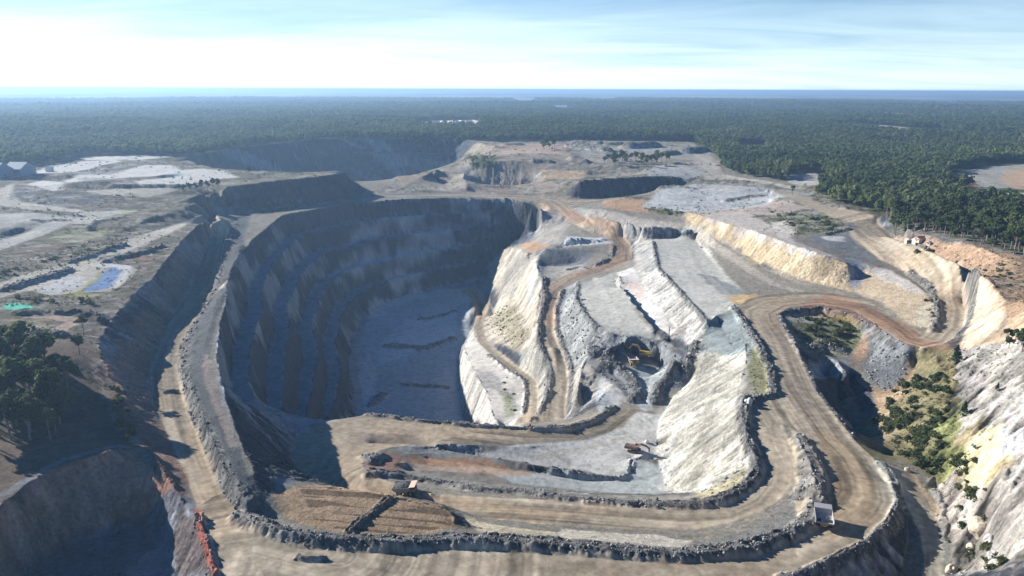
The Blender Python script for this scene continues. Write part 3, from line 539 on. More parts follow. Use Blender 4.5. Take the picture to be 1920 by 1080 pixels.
P(((1325,600),(1372,577),(1400,612),(1430,660),(1400,680),(1370,690),(1340,670),(1320,640)), (.19,.215,.215), 1, 3, .4, .8)
P(((1300,650),(1340,660),(1400,660),(1400,700),(1392,750),(1392,800),(1412,868),(1400,900),(1330,930),(1262,925),(1225,850),(1230,780),(1262,740),(1300,705)), CREAM, 1, 3, .15, .8)
P(((1398,690),(1416,640),(1446,690),(1448,740),(1420,738)), (.19,.18,.10), .9, 2, .4); P(((1300,930),(1400,870),(1415,880),(1385,925),(1330,938)), (.35,.30,.17), .7, 2, .4)
P(((1000,815),(1100,800),(1200,770),(1240,780),(1228,860),(1183,862),(1178,882),(1158,892),(1060,880),(960,862),(900,852),(960,835)), (.52,.50,.46), 1, 2, .12)
P(((1183,865),(1250,865),(1258,925),(1120,920),(960,905),(920,885),(1040,882),(1160,895)), (.37,.39,.38), 1, 1.5, .12); P(((730,858),(800,852),(900,860),(1000,885),(960,892),(860,885),(760,876)), (.42,.25,.14), .85, 3, .2)
P(((685,870),(700,850),(740,850),(770,870),(740,878),(700,885)), (.30,.17,.12), .9, 2, .3); P(((700,830),(760,834),(860,850),(960,864),(900,862),(780,848),(700,842)), (.27,.28,.28), .8, 2)
P(((1045,545),(1078,528),(1098,590),(1150,626),(1140,650),(1100,640),(1110,680),(1080,700),(1066,690),(1041,620)), RUB, 1, 2, .4, .7); P(((1140,630),(1190,626),(1245,640),(1275,660),(1300,690),(1260,700),(1240,660),(1190,640),(1150,650),(1110,660),(1130,690),(1100,680)), (.19,.20,.205), 1, 2, .4)
P(((1082,690),(1110,690),(1118,740),(1090,765),(1070,780),(1072,720)), (.48,.44,.38), .9, 2, .3); P(((1120,705),(1150,700),(1180,735),(1160,760),(1130,745)), (.50,.49,.46), .9, 2)
P(((1170,680),(1230,690),(1260,700),(1235,730),(1215,770),(1200,765),(1195,730),(1160,695)), (.31,.34,.33), 1, 2, .2)
P(((1128,682),(1165,688),(1192,715),(1200,745),(1186,752),(1165,730),(1130,700)), (.17,.175,.18), 1, 1, .4); P(((1225,755),(1230,722),(1265,702),(1300,690),(1305,700),(1265,725),(1240,752)), (.18,.19,.195), 1, 1, .4)
P(((1120,765),(1118,725),(1130,730),(1150,755),(1140,775)), (.40,.43,.45), .8, 1); P(((1440,800),(1500,805),(1540,870),(1545,940),(1500,985),(1400,1030),(1300,1040),(1300,1015),(1420,985),(1490,935),(1508,890)), (.19,.185,.17), 1, 1.5, .4)
# dumped earth pad and the bund along the rim road
P(((512,925),(560,914),(700,925),(770,938),(845,958),(858,990),(790,1005),(680,1005),(590,992),(530,968)), (.33,.235,.15), 1, 1, .2); P(((870,965),(960,990),(1100,1000),(1090,1010),(960,1008),(900,1000)), (.47,.41,.30), .9, 2); P(((1050,990),(1200,1000),(1300,1010),(1290,1025),(1180,1020),(1050,1005)), (.55,.50,.42), .8, 2)
P(((455,965),(500,985),(560,1010),(640,1020),(760,1021),(850,1012),(960,1015),(1200,1033),(1400,1027),(1400,1040),(1300,1052),(1200,1048),(960,1030),(850,1028),(760,1036),(640,1034),(560,1026),(500,1000),(460,985)), (.15,.15,.15), .9, 1, .4)
# yellow wall and the upper benches behind it
P(((1290,395),(1370,415),(1500,460),(1590,490),(1605,520),(1600,545),(1550,535),(1480,517),(1420,492),(1370,457),(1320,430),(1280,412)), (.45,.355,.235), 1, 3, .2, .5); P(((1300,395),(1400,395),(1500,455),(1590,488),(1560,490),(1500,480),(1440,455),(1370,430),(1320,412)), (.50,.45,.41), .85, 5, .2); P(((1320,440),(1420,500),(1550,535),(1600,550),(1500,545),(1400,500)), (.30,.27,.22), .8, 3)
P(((1610,500),(1660,500),(1700,520),(1735,545),(1748,565),(1745,610),(1715,608),(1650,565),(1600,545)), (.50,.40,.28), 1, 2, .2, .5); P(((1620,495),(1665,500),(1700,520),(1740,550),(1700,540),(1650,520)), (.52,.48,.45), .9, 3, .2); P(((1715,575),(1745,565),(1748,600),(1725,612)), (.68,.60,.45), .8, 2)
P(((1580,480),(1612,482),(1620,500),(1608,540),(1595,530),(1592,500)), (.25,.28,.34), .8, 2); P(((1520,425),(1592,430),(1600,450),(1650,487),(1600,480),(1560,465),(1520,450)), (.20,.21,.215), 1, 3, .3); P(((1540,440),(1580,440),(1585,450),(1550,448)), (.7,.68,.64), .9)
P(((1440,385),(1560,405),(1590,428),(1560,440),(1500,438),(1480,415),(1440,400)), (.18,.19,.11), .9, 4, .4); P(((1400,385),(1470,385),(1500,392),(1460,402),(1400,400)), (.50,.42,.38), .8, 4); P(((1445,415),(1485,410),(1490,440),(1460,445)), (.62,.55,.48), .9, 3); P(((1290,385),(1400,375),(1480,375),(1520,390),(1440,392),(1360,400),(1300,398)), (.44,.36,.31), .8, 4)
# right: cut slope, red plateau, white hillside, ravine
P(((1640,420),(1700,430),(1800,455),(1990,500),(1990,640),(1900,640),(1860,560),(1800,500),(1700,460)), (.37,.25,.165), 1, 3, .3); P(((1655,440),(1720,460),(1800,490),(1850,520),(1880,560),(1878,600),(1845,650),(1800,650),(1818,600),(1795,538),(1724,478),(1684,450)), (.56,.45,.33), 1, 2.5, .2, .5)
P(((1700,455),(1800,500),(1850,550),(1830,560),(1780,510)), (.52,.49,.43), .7, 4); P(((1850,640),(1880,600),(1990,590),(1990,650),(1900,640)), (.47,.35,.24), .9, 4)
P(((1800,650),(1990,640),(1990,1079),(1800,1079),(1770,1000),(1750,900),(1790,830),(1790,740)), (.34,.32,.30), 1, 4, .45, .6); P(((1850,760),(1990,720),(1990,960),(1900,900),(1860,860)), (.50,.47,.45), .9, 6, .3); P(((1780,830),(1850,780),(1880,850),(1850,930),(1800,900)), (.50,.42,.26), .9, 5, .25); P(((1800,700),(1850,690),(1850,720),(1790,740)), (.45,.42,.42), .7, 4); P(((1770,850),(1850,930),(1900,1079),(1790,1079),(1770,960)), (.38,.34,.31), .6, 4, .5)
P(((1618,850),(1600,800),(1640,770),(1660,720),(1700,690),(1720,660),(1790,650),(1800,700),(1790,760),(1800,830),(1780,900),(1700,860)), (.20,.175,.095), 1, 5, .45); P(((1640,700),(1720,680),(1700,740),(1650,770)), (.36,.25,.17), .9, 4, .3); P(((1630,780),(1660,760),(1690,800),(1660,840),(1640,840)), (.33,.25,.17), .7, 4); P(((1740,800),(1800,740),(1800,880),(1770,900),(1740,860)), (.20,.22,.09), .8, 4, .4)
P(((1640,610),(1700,650),(1700,700),(1670,730),(1640,720),(1620,690),(1630,640)), (.21,.22,.225), 1, 2, .45); P(((1600,640),(1630,620),(1625,660),(1600,690)), (.42,.27,.18), .8, 2); P(((1475,590),(1540,580),(1590,590),(1620,620),(1600,660),(1540,665),(1505,645)), (.21,.21,.12), 1, 3, .4); P(((1470,580),(1540,574),(1560,590),(1520,602),(1480,600)), (.42,.40,.35), .9, 2); P(((1515,672),(1585,672),(1590,702),(1518,702)), (.38,.40,.40), 1, 1)
P(((1640,862),(1690,872),(1700,885),(1660,880)), (.42,.40,.36)); P(((1700,880),(1725,890),(1765,960),(1755,975),(1735,930)), (.48,.36,.24), .9, 1.5)
# middle far
P(((870,290),(930,268),(1060,268),(1070,300),(1000,330),(1060,345),(1040,372),(860,362),(770,355),(860,310)), (.30,.25,.20), 1, 4, .35); P(((925,270),(1060,270),(1065,292),(940,290)), (.42,.31,.24), 1, 5, .2); P(((780,355),(800,335),(870,310),(900,290),(930,300),(880,330),(860,360)), (.36,.32,.26), 1, 3, .5, 1); P(((865,290),(900,285),(930,300),(925,318),(880,315)), (.10,.125,.05), .9, 4, .3)
P(((740,330),(800,332),(790,345),(745,352)), (.33,.26,.2), .9, 2); P(((1010,320),(1060,318),(1100,322),(1090,335),(1020,336)), (.45,.34,.22), .9, 3); P(((1085,270),(1300,268),(1345,300),(1345,335),(1300,330),(1200,305),(1090,300)), (.33,.30,.25), 1, 6, .4); P(((1120,265),(1200,265),(1200,272),(1120,272)), (.30,.31,.14), .9, 3)
P(((1060,270),(1130,272),(1140,286),(1075,286)), (.26,.26,.25), .8, 8, .5); P(((1170,272),(1235,270),(1240,282),(1175,284)), (.30,.31,.32), .8, 8, .5); P(((1275,280),(1320,278),(1325,292),(1280,294)), (.28,.28,.28), .8, 8, .5)
P(((1300,280),(1330,290),(1340,320),(1440,338),(1440,345),(1320,330),(1300,300)), (.42,.38,.33), .9, 2); P(((1200,322),(1230,310),(1290,312),(1325,325),(1310,330),(1220,330)), (.40,.40,.39), .9, 3)
P(((1200,388),(1215,376),(1240,350),(1300,343),(1430,350),(1450,362),(1440,382),(1330,395)), (.42,.43,.43), 1, 2, .35, .6); P(((1250,348),(1420,353),(1440,360),(1300,352)), (.50,.48,.44), .9, 2)
P(((1380,355),(1440,350),(1520,360),(1520,375),(1450,372)), (.33,.34,.35), .8, 3)
rub = np.clip(BUND * 2.2, 0, 1) * (1 - 0.0 * RM)
COL = COL * (1 - 0.55 * rub[..., None]) + (c3(.21, .205, .195) * (1 + 0.9 * N3)[..., None]) * 0.55 * rub[..., None]
# roads
rc = c3(.32, .268, .20) * (1 + 0.75 * STREAK + 0.16 * N2 + .12 * N3)[..., None]
redr = sstep(0.0, 0.5, fbm(X, Y, 70, 2, 51))[..., None]
rc = rc * (1 - redr * .35) + rc * c3(1.08, .86, .70) * redr * .35
COL = COL * (1 - RM[..., None]) + rc * RM[..., None]
bk = sstep(.25, .6, BUND)[..., None] * .8; COL = COL * (1 - bk) + np.clip(c3(.125, .122, .118) * (1 + 1.0 * N3 + .3 * N1)[..., None], .03, .5) * bk
def tint(pts, mul, k=1.0, ragged=4):
    global COL
    m = poly_mask(pts, ragged, feather=6)[..., None] * k; COL = COL * (1 - m) + COL * c3(*mul) * m
tint(((1560,545),(1700,600),(1730,635),(1800,630),(1800,650),(1700,655),(1640,600),(1500,575)), (1.12,.84,.72)); tint(((1010,380),(1060,385),(1180,450),(1180,490),(1050,530),(1040,620),(1020,600),(1020,540),(1150,480),(1130,440)), (1.15,.93,.85), .7)
tint(((1520,800),(1600,830),(1640,900),(1640,960),(1560,1020),(1560,950),(1560,880)), (.95,.86,.76), .9); tint(((900,1050),(1300,1055),(1480,1030),(1450,1075),(900,1078)), (.80,.76,.72), .7)
tint(((700,790),(1000,806),(1100,800),(1100,815),(900,825),(700,815)), (1.3,1.2,1.08), .6); tint(((620,905),(760,920),(1000,950),(1200,965),(1000,975),(760,935)), (1.25,1.12,.98), .6)
tint(((1625,860),(1690,875),(1770,1000),(1770,1079),(1730,1079)), (.92,1.02,1.1), .9); tint(((340,700),(450,960),(420,960),(340,800)), (1.1,1.1,1.05), .6)
P(((368,960),(378,957),(384,1000),(398,1040),(412,1079),(398,1079),(386,1040),(374,995)), (.40,.12,.08), 1, .6, .3)
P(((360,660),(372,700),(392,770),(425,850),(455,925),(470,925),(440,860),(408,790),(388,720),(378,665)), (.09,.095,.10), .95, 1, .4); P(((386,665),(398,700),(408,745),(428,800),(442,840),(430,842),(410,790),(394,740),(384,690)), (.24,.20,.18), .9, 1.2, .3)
# broken, weedy ground between the worked areas
busy = np.maximum(poly_mask(((-60,318),(100,308),(330,292),(640,326),(420,400),(285,525),(182,650),(-60,640)), 4, feather=8), poly_mask(((700,365),(870,290),(930,262),(1300,262),(1345,290),(1360,330),(1560,348),(1640,400),(1590,430),(1440,440),(1280,400),(1130,366),(1000,366),(860,362)), 4, feather=8))
busy = np.maximum(busy, poly_mask(((1640,415),(1990,470),(1990,640),(1900,640),(1860,540),(1700,455)), 4, feather=8)) * (1 - .8 * RM) * (1 - .6 * steep)
lum = COL.mean(-1); keepw = 1 - .92 * sstep(.22, .30, lum)
for (wl, sd_, lo, hi, cc_, kk) in ((34, 201, .08, .3, (.10,.10,.05), .75), (18, 202, .12, .4, (.12,.095,.07), .7), (26, 203, .18, .4, (.36,.33,.28), .7), (9, 204, .2, .5, (.09,.10,.05), .7), (11, 205, .25, .5, (.40,.38,.35), .6)):
    mm = (sstep(lo, hi, fbm(X, Y * 1.8, wl, 4, sd_, .6)) * busy * keepw * kk)[..., None]; COL = COL * (1 - mm) + c3(*cc_) * mm
P(((340,945),(366,975),(384,1030),(400,1079),(330,1079),(325,1010)), (.12,.095,.09), .95, 1, .3); P(((368,960),(378,957),(384,1000),(398,1040),(412,1079),(398,1079),(386,1040),(374,995)), (.40,.12,.08), 1, .6, .3)
P(((650,1003),(690,965),(722,934),(735,937),(700,972),(665,1004)), (.30,.22,.15), .9, .5, .3)
def track(pts, w, col, k=.7):
    global COL
    D, S, H = line_dist([(*hit(*p), 0) for p in pts], w + 4); m = sstep(w, w * .45, D + .6 * N1) * k * (.65 + .7 * vnoise(D / .9, S / 25, 88)); m = np.clip(m, 0, 1)[..., None] * (1 - RM)[..., None]; COL = COL * (1 - m) + c3(*col) * m
track(((1300,430),(1350,465),(1400,500),(1450,530),(1500,545)), 5.5, (.42,.38,.32)); track(((1215,800),(1250,770),(1290,745),(1330,735)), 2.8, (.56,.54,.50)); track(((1245,915),(1255,860),(1270,800),(1300,760)), 3.0, (.52,.50,.46))
track(((1203,690),(1210,725),(1212,765)), 4.5, (.42,.43,.42)); track(((1115,520),(1135,555),(1160,600)), 3, (.50,.48,.44), .5); track(((1250,455),(1275,500),(1310,560)), 3.5, (.52,.50,.46), .5); track(((1290,450),(1310,500),(1370,555)), 3, (.36,.35,.32), .5)
track(((1300,285),(1335,305),(1350,325),(1440,340),(1500,352)), 7, (.46,.42,.36)); track(((600,384),(700,372),(745,368)), 4, (.42,.40,.36)); track(((1000,860),(1080,845),(1180,820)), 3, (.44,.40,.34), .6); track(((760,870),(900,880),(1050,900)), 3, (.50,.46,.40), .4)
track(((0,560),(60,542),(140,515),(250,470),(360,420)), 4, (.52,.49,.43), .6); track(((0,462),(60,440),(130,418),(250,398)), 4, (.50,.47,.42), .6); track(((20,352),(15,368),(40,386),(150,400)), 5, (.50,.47,.42), .6); track(((1070,285),(1150,290),(1250,285),(1310,300)), 5, (.40,.36,.30), .6); track(((930,280),(1000,285),(1060,292)), 5, (.44,.36,.28), .6)
# dozer tracks on the dumped pad
pm = poly_mask(((560,914),(700,928),(770,940),(845,958),(850,990),(760,1003),(600,990)), .6)
trk = (vnoise(Y / 1.1 + X * .08, X / 22, 61) < 0.36) * pm
COL *= (1 - 0.55 * trk[..., None])
# relief
WH = poly_mask(((1760,660),(1990,640),(1990,1079),(1790,1079),(1750,900),(1770,800)), 4)
COL *= (1 + WH[..., None] * (c3(1.02, 1.0, .95) - 1)); UA = X * .8 + Y * .6; UB = -X * .6 + Y * .8
st_ = fbm(UA, UB * 3.5, 14, 4, 72, .6); COL *= (1 + WH * np.clip(1.1 * st_, -.65, .3) + .35 * np.clip(N3, -1, 1) - .5 * WH * sstep(.1, .35, fbm(UA, UB * 2.5, 40, 3, 73)))[..., None]
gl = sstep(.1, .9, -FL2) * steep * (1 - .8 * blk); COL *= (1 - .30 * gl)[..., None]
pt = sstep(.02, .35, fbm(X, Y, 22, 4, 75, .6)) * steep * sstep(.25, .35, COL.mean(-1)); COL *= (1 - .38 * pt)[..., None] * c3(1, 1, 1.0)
rl = sstep(.25, .5, fbm(X, Y, 3.2, 3, 74, .7)); COL *= (1 - .25 * (rl * (1 - RM) * (1 - steep)))[..., None]
softz = np.zeros_like(Z)
flatf = poly_mask(((1225,447),(1300,443),(1400,548),(1325,598),(1232,500)), 1) + poly_mask(((1090,528),(1150,510),(1240,638),(1118,612)), 1) + poly_mask(((1000,815),(1200,770),(1228,925),(960,900),(760,850)), 1)
calm = np.clip(RM * (1 - np.clip(BUND * 1.6, 0, 1)) + flatf * (1 - steep) * .9, 0, 1)
BIG = lic(RDG(16, 15), 9)
N5 = RDG(1.7, 16)
blk = poly_mask(((520,925),(455,840),(415,740),(405,640),(440,520),(530,405),(760,372),(1008,384),(1000,450),(920,520),(700,600),(690,775),(600,905)), 1, feather=6)
BLKN = np.sign(fbm(X, Y, 9, 2, 23)) * .5 + np.sign(fbm(X, Y, 4.2, 2, 24)) * .35 + N3 * .5
rise = steep * ((1 - .75 * blk) * (0.55 * FL + 0.6 * FL2 + 1.1 * (BIG - BIG.mean())) + .35 * N5 + 0.35 * N3 + blk * .9 * BLKN) + (1 - steep) * (0.25 * N1 + 0.10 * N3) + BUND * 0.28 * N3 + WH * (1.7 * (1 - 3 * np.abs(fbm(UA, UB * 3.2, 16, 4, 71, .55))) + .6 * N3) + N4 * 0.5 * (1 - calm) + busy * keepw ** 2 * (.30 * np.clip(RDG(26, 18), -1.2, 1) + .16 * np.clip(RDG(10, 19), -1, 1) + .2 * N1)
rise = rise * (1 - 0.93 * calm) * np.clip(RR / 420, 0.8, 1.8)[:, None]
Z = (Z + rise - 0.10 * trk).astype(np.float32) + (0.07 * STREAK * RM).astype(np.float32)
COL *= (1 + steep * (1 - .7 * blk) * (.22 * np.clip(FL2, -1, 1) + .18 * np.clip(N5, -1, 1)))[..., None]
cm = poly_mask(((-60,318),(100,308),(330,292),(600,258),(870,258),(1300,264),(1400,322),(1545,352),(1640,398),(1990,470),(1990,200),(-60,200)), 0, feather=8) * sstep(1050, 1700, RR)[:, None] * sstep(2690, 2300, RR)[:, None]
Z = (Z + cm * 16 * fbm(X, Y, 620, 3, 77)).astype(np.float32)
COL = np.clip(COL, 0.02, 0.60)
CLS = np.zeros((NR, NT), np.int8)                       # 0 ground 1 haul road 2 quarry wall 3 quarry floor
pit = poly_mask(((520,925),(455,840),(415,740),(405,640),(440,520),(530,405),(760,372),(1008,384),(1060,420),(1240,420),(1300,430),(1400,550),(1450,740),(1410,900),(1300,940),(1000,925),(690,892),(600,905)), 1)
CLS[(pit > .5) & (steep > .4)] = 2; CLS[(pit > .5) & (steep <= .4)] = 3; CLS[RM > 0.5] = 1

CLEAR = []      # pale paddocks and clearings out in the country: x, y, half widths in metres
for px, py, wpx, hpx in ((840,238,62,9),(1051,206,18,6),(1420,202,34,9),(1660,217,24,7),(1700,217,26,7),(1740,215,22,7),(180,186,60,3),(60,190,40,3),(330,183,60,3),(560,178,50,2),(980,190,22,4),(1300,198,22,4),(1345,187,30,3),(1760,192,26,3),(1720,192,20,3),(1529,290,12,6),(1554,290,10,6),(1596,292,10,6),(1485,284,16,6),(1417,243,6,5)):
    x, y0 = ground_at(px, py - hpx, 30); x, y1 = ground_at(px, py + hpx, 30); x, y = ground_at(px, py, 30); CLEAR.append(((x), (y0 + y1) / 2, wpx / FPX * y, abs(y0 - y1) / 2))
for px in range(1645, 1990, 14):
    py = 241 + max(0, px - 1700) * .085; x, y = ground_at(px, py, 30); CLEAR.append((x, y, 22 / FPX * y, 190))
def cleared(x, y):
    m = np.zeros(np.shape(x), bool)
    for a, b, c, d in CLEAR: m |= ((x - a) / c) ** 2 + ((y - b) / d) ** 2 < 1
    return m
_m = cleared(X, Y)[..., None] * .85
COL = (COL * (1 - _m) + c3(.42, .37, .30) * _m).astype(np.float32)
# ------------------------------------------------------------------ materials
def new_mat(name, col=(.5,.5,.5), rough=0.8, metal=0.0):
    m = bpy.data.materials.new(name); m.use_nodes = True; b = m.node_tree.nodes['Principled BSDF']
    b.inputs['Base Color'].default_value = (*col, 1); b.inputs['Roughness'].default_value = rough; b.inputs['Metallic'].default_value = metal
    return m
def ground_mat(name, scale=1.0, bump=0.5, con=.38):
    m = new_mat(name, rough=0.95); t = m.node_tree; b = t.nodes['Principled BSDF']; b.inputs['Specular IOR Level'].default_value = 0.15
    at = t.nodes.new('ShaderNodeAttribute'); at.attribute_name = 'Col'
    tc = t.nodes.new('ShaderNodeTexCoord')
    n1 = t.nodes.new('ShaderNodeTexNoise'); n1.inputs['Scale'].default_value = 0.9 * scale; n1.inputs['Detail'].default_value = 6; n1.inputs['Roughness'].default_value = 0.75
    t.links.new(tc.outputs['Object'], n1.inputs['Vector'])
    mr = t.nodes.new('ShaderNodeMapRange'); mr.inputs['From Min'].default_value = 0.3; mr.inputs['From Max'].default_value = 0.7; mr.inputs['To Min'].default_value = 1 - con; mr.inputs['To Max'].default_value = 1 + con
    t.links.new(n1.outputs['Fac'], mr.inputs['Value'])
    vm = t.nodes.new('ShaderNodeVectorMath'); vm.operation = 'SCALE'
    t.links.new(at.outputs['Color'], vm.inputs[0]); t.links.new(mr.outputs[0], vm.inputs['Scale']); t.links.new(vm.outputs[0], b.inputs['Base Color'])
    vo = t.nodes.new('ShaderNodeTexVoronoi'); vo.inputs['Scale'].default_value = 0.42 * scale; vo.inputs['Randomness'].default_value = 1.0
    dst = t.nodes.new('ShaderNodeVectorMath'); dst.operation = 'MULTIPLY_ADD'; dst.inputs[1].default_value = (1.6, 1.6, 1.6); t.links.new(n1.outputs['Color'], dst.inputs[0]); t.links.new(tc.outputs['Object'], dst.inputs[2]); t.links.new(dst.outputs[0], vo.inputs['Vector'])
    hsum = t.nodes.new('ShaderNodeMath'); hsum.operation = 'MULTIPLY_ADD'; hsum.inputs[1].default_value = 0.6; t.links.new(vo.outputs['Distance'], hsum.inputs[0]); t.links.new(n1.outputs['Fac'], hsum.inputs[2])
    ge = t.nodes.new('ShaderNodeNewGeometry'); sx = t.nodes.new('ShaderNodeSeparateXYZ'); t.links.new(ge.outputs['Normal'], sx.inputs[0])
    ms = t.nodes.new('ShaderNodeMapRange'); ms.inputs['From Min'].default_value = 0.97; ms.inputs['From Max'].default_value = 0.8; ms.inputs['To Min'].default_value = 0.06; ms.inputs['To Max'].default_value = 0.8; t.links.new(sx.outputs[2], ms.inputs['Value']); t.links.new(ms.outputs[0], hsum.inputs[1])
    bp = t.nodes.new('ShaderNodeBump'); bp.inputs['Strength'].default_value = bump; bp.inputs['Distance'].default_value = 1.0
    t.links.new(hsum.outputs[0], bp.inputs['Height']); t.links.new(bp.outputs[0], b.inputs['Normal'])
    return m
M_GROUND = ground_mat('earth_and_rock', 1.0, 1.0); M_ROAD = ground_mat('haul_road_dirt', 0.5, 0.2, .16); M_FLOOR = ground_mat('quarry_floor_dirt', 0.6, 0.35, .15)

def grid_object(name, mat, x, y, z, col, keep=None):
    h, w = z.shape; idx = np.arange(h * w).reshape(h, w)
    f = np.stack([idx[:-1, :-1], idx[:-1, 1:], idx[1:, 1:], idx[1:, :-1]], -1)
    f = f[keep] if keep is not None else f.reshape(-1, 4)
    f = f[:, ::-1]
    used, inv = np.unique(f, return_inverse=True); f = inv.reshape(-1, 4)
    v = np.stack([x, y, z], -1).reshape(-1, 3)[used].astype(np.float32); cc = col.reshape(-1, 3)[used]
    me = bpy.data.meshes.new(name)
    me.vertices.add(len(v)); me.vertices.foreach_set('co', v.ravel())
    me.loops.add(f.size); me.loops.foreach_set('vertex_index', f.ravel().astype(np.int32))
    me.polygons.add(len(f)); me.polygons.foreach_set('loop_start', np.arange(0, f.size, 4, dtype=np.int32))
    me.polygons.foreach_set('use_smooth', np.ones(len(f), bool))
    me.update()
    a = me.color_attributes.new('Col', 'FLOAT_COLOR', 'POINT'); a.data.foreach_set('color', np.concatenate([cc, np.ones((len(cc), 1), np.float32)], 1).astype(np.float32).ravel())
    me.materials.append(mat)
    o = bpy.data.objects.new(name, me); C.objects.link(o); o['kind'] = 'structure'
    return o
rows = np.r_[np.arange(0, int(math.log(620 / R0) / DT)), np.arange(int(math.log(620 / R0) / DT), NR, 2)]
if rows[-1] != NR - 1: rows = np.r_[rows, NR - 1]
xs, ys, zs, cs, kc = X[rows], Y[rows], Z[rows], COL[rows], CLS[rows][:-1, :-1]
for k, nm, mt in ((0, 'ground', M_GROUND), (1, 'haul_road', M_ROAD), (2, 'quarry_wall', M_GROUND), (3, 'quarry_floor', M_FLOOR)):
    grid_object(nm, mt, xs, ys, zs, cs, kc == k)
# country beyond the surveyed square, out to the horizon, and the unseen ground beside and below the camera
def wide_sheet(name, r0, r1, nr, nt, t0, t1, zf, colf):
    rr = np.geomspace(r0, r1, nr); th = np.linspace(t0, t1, nt)
    x = rr[:, None] * np.sin(th); y = rr[:, None] * np.cos(th); z = np.minimum(zf(x, y, rr[:, None] + 0 * x), 124.0); c = colf(x, y, z)
    return grid_object(name, M_GROUND, x, y, z.astype(np.float32), c.astype(np.float32))
def far_z(x, y, r):
    t = sstep(2690, 5000, r)
    hills = 34 * fbm(x + 900, y, 5200, 4, 81, .5) + 12 * fbm(x, y, 1300, 2, 82)
    drop = 50 * sstep(9000, 50000, r)
    return 30 + t * (hills + drop)
def far_col(x, y, z):
    n = fbm(x, y, 500, 3, 84); k = sstep(0.16, 0.3, fbm(x, y * .6, 1900, 4, 85, .6))[..., None] * sstep(4500, 8000, np.hypot(x, y))[..., None]
    k = np.maximum(k, cleared(x, y)[..., None] * 1.0)
    return np.clip(c3(.075, .085, .045) * (1 + .35 * n)[..., None], 0, 1) * (1 - k) + c3(.30, .27, .17) * k
wide_sheet('hills', R1 * 0.998, 60000, 500, 700, T0 - 0.5, T1 + 0.5, far_z, far_col)
# ground under and beside the camera, carried on from the surveyed edges
_th = TH[::12]; _rr = np.geomspace(6, R0 * 1.002, 40)[:, None]; _f = (_rr / R0) ** 2
_z = Z[0, ::12][None] * _f + (-4.0) * (1 - _f) + 0 * _rr
grid_object('ground', M_GROUND, _rr * np.sin(_th), _rr * np.cos(_th), _z, np.broadcast_to(COL[0, ::12][None], _z.shape + (3,)).copy())
for _j, _a, _b in ((0, T0 - 1.2, T0 + .002), (NT - 1, T1 - .002, T1 + 1.2)):
    _t = np.linspace(_a, _b, 60)[None]; _r = RR[::6][:, None]; _z = np.broadcast_to(Z[::6, _j][:, None], (_r.shape[0], 60)) - .15
    grid_object('ground', M_GROUND, _r * np.sin(_t), _r * np.cos(_t), _z, np.broadcast_to(COL[::6, _j][:, None], _z.shape + (3,)).copy())
# ------------------------------------------------------------------ vegetation
rng = random.Random(7); nrg = np.random.default_rng(11)
def leaf_mat(name, c1, c2, c3_):
    m = new_mat(name, c1, 0.7); t = m.node_tree; b = t.nodes['Principled BSDF']; b.inputs['Specular IOR Level'].default_value = 0.2
    oi = t.nodes.new('ShaderNodeObjectInfo'); r = t.nodes.new('ShaderNodeValToRGB'); r.color_ramp.elements[0].color = (*c1, 1); r.color_ramp.elements[1].color = (*c3_, 1)
    e = r.color_ramp.elements.new(0.5); e.color = (*c2, 1)
    g = t.nodes.new('ShaderNodeNewGeometry'); ad = t.nodes.new('ShaderNodeMath'); ad.operation = 'MULTIPLY_ADD'; ad.inputs[1].default_value = 0.45
    t.links.new(g.outputs['Random Per Island'], ad.inputs[0])
    mu = t.nodes.new('ShaderNodeMath'); mu.operation = 'MULTIPLY'; mu.inputs[1].default_value = 0.6; t.links.new(oi.outputs['Random'], mu.inputs[0]); t.links.new(mu.outputs[0], ad.inputs[2])
    nn = t.nodes.new('ShaderNodeTexNoise'); nn.inputs['Scale'].default_value = 0.011; nn.inputs['Detail'].default_value = 3; t.links.new(oi.outputs['Location'], nn.inputs['Vector'])
    a2 = t.nodes.new('ShaderNodeMath'); a2.operation = 'MULTIPLY_ADD'; a2.inputs[1].default_value = 1.7; t.links.new(nn.outputs['Fac'], a2.inputs[0]); a3 = t.nodes.new('ShaderNodeMath'); a3.operation = 'SUBTRACT'; t.links.new(ad.outputs[0], a3.inputs[0]); a3.inputs[1].default_value = 0.85; t.links.new(a3.outputs[0], a2.inputs[2])
    t.links.new(a2.outputs[0], r.inputs[0]); t.links.new(r.outputs[0], b.inputs['Base Color'])
    tr = t.nodes.new('ShaderNodeBsdfTranslucent'); t.links.new(r.outputs[0], tr.inputs['Color']); mx = t.nodes.new('ShaderNodeMixShader'); mx.inputs[0].default_value = 0.42
    t.links.new(b.outputs[0], mx.inputs[1]); t.links.new(tr.outputs[0], mx.inputs[2]); t.links.new(mx.outputs[0], t.nodes['Material Output'].inputs['Surface'])
    return m
M_LEAF = leaf_mat('eucalypt_leaves', (.05,.075,.028), (.105,.145,.05), (.19,.215,.08))
M_PINE = leaf_mat('pine_needles', (.025,.05,.02), (.04,.07,.028), (.06,.09,.035))
M_SHRUB = leaf_mat('shrub_leaves', (.05,.075,.03), (.09,.11,.045), (.15,.16,.07))
M_BARK = new_mat('bark', (.22,.18,.15), 0.9)
def mesh_from(name, v, f, mat, smooth=False):
    v = np.asarray(v, np.float32); f = np.asarray(f, np.int32); k = f.shape[1]
    me = bpy.data.meshes.new(name); me.vertices.add(len(v)); me.vertices.foreach_set('co', v.ravel())
    me.loops.add(f.size); me.loops.foreach_set('vertex_index', f.ravel()); me.polygons.add(len(f)); me.polygons.foreach_set('loop_start', np.arange(0, f.size, k, dtype=np.int32))
    if smooth: me.polygons.foreach_set('use_smooth', np.ones(len(f), bool))
    me.update(); me.materials.append(mat); return me
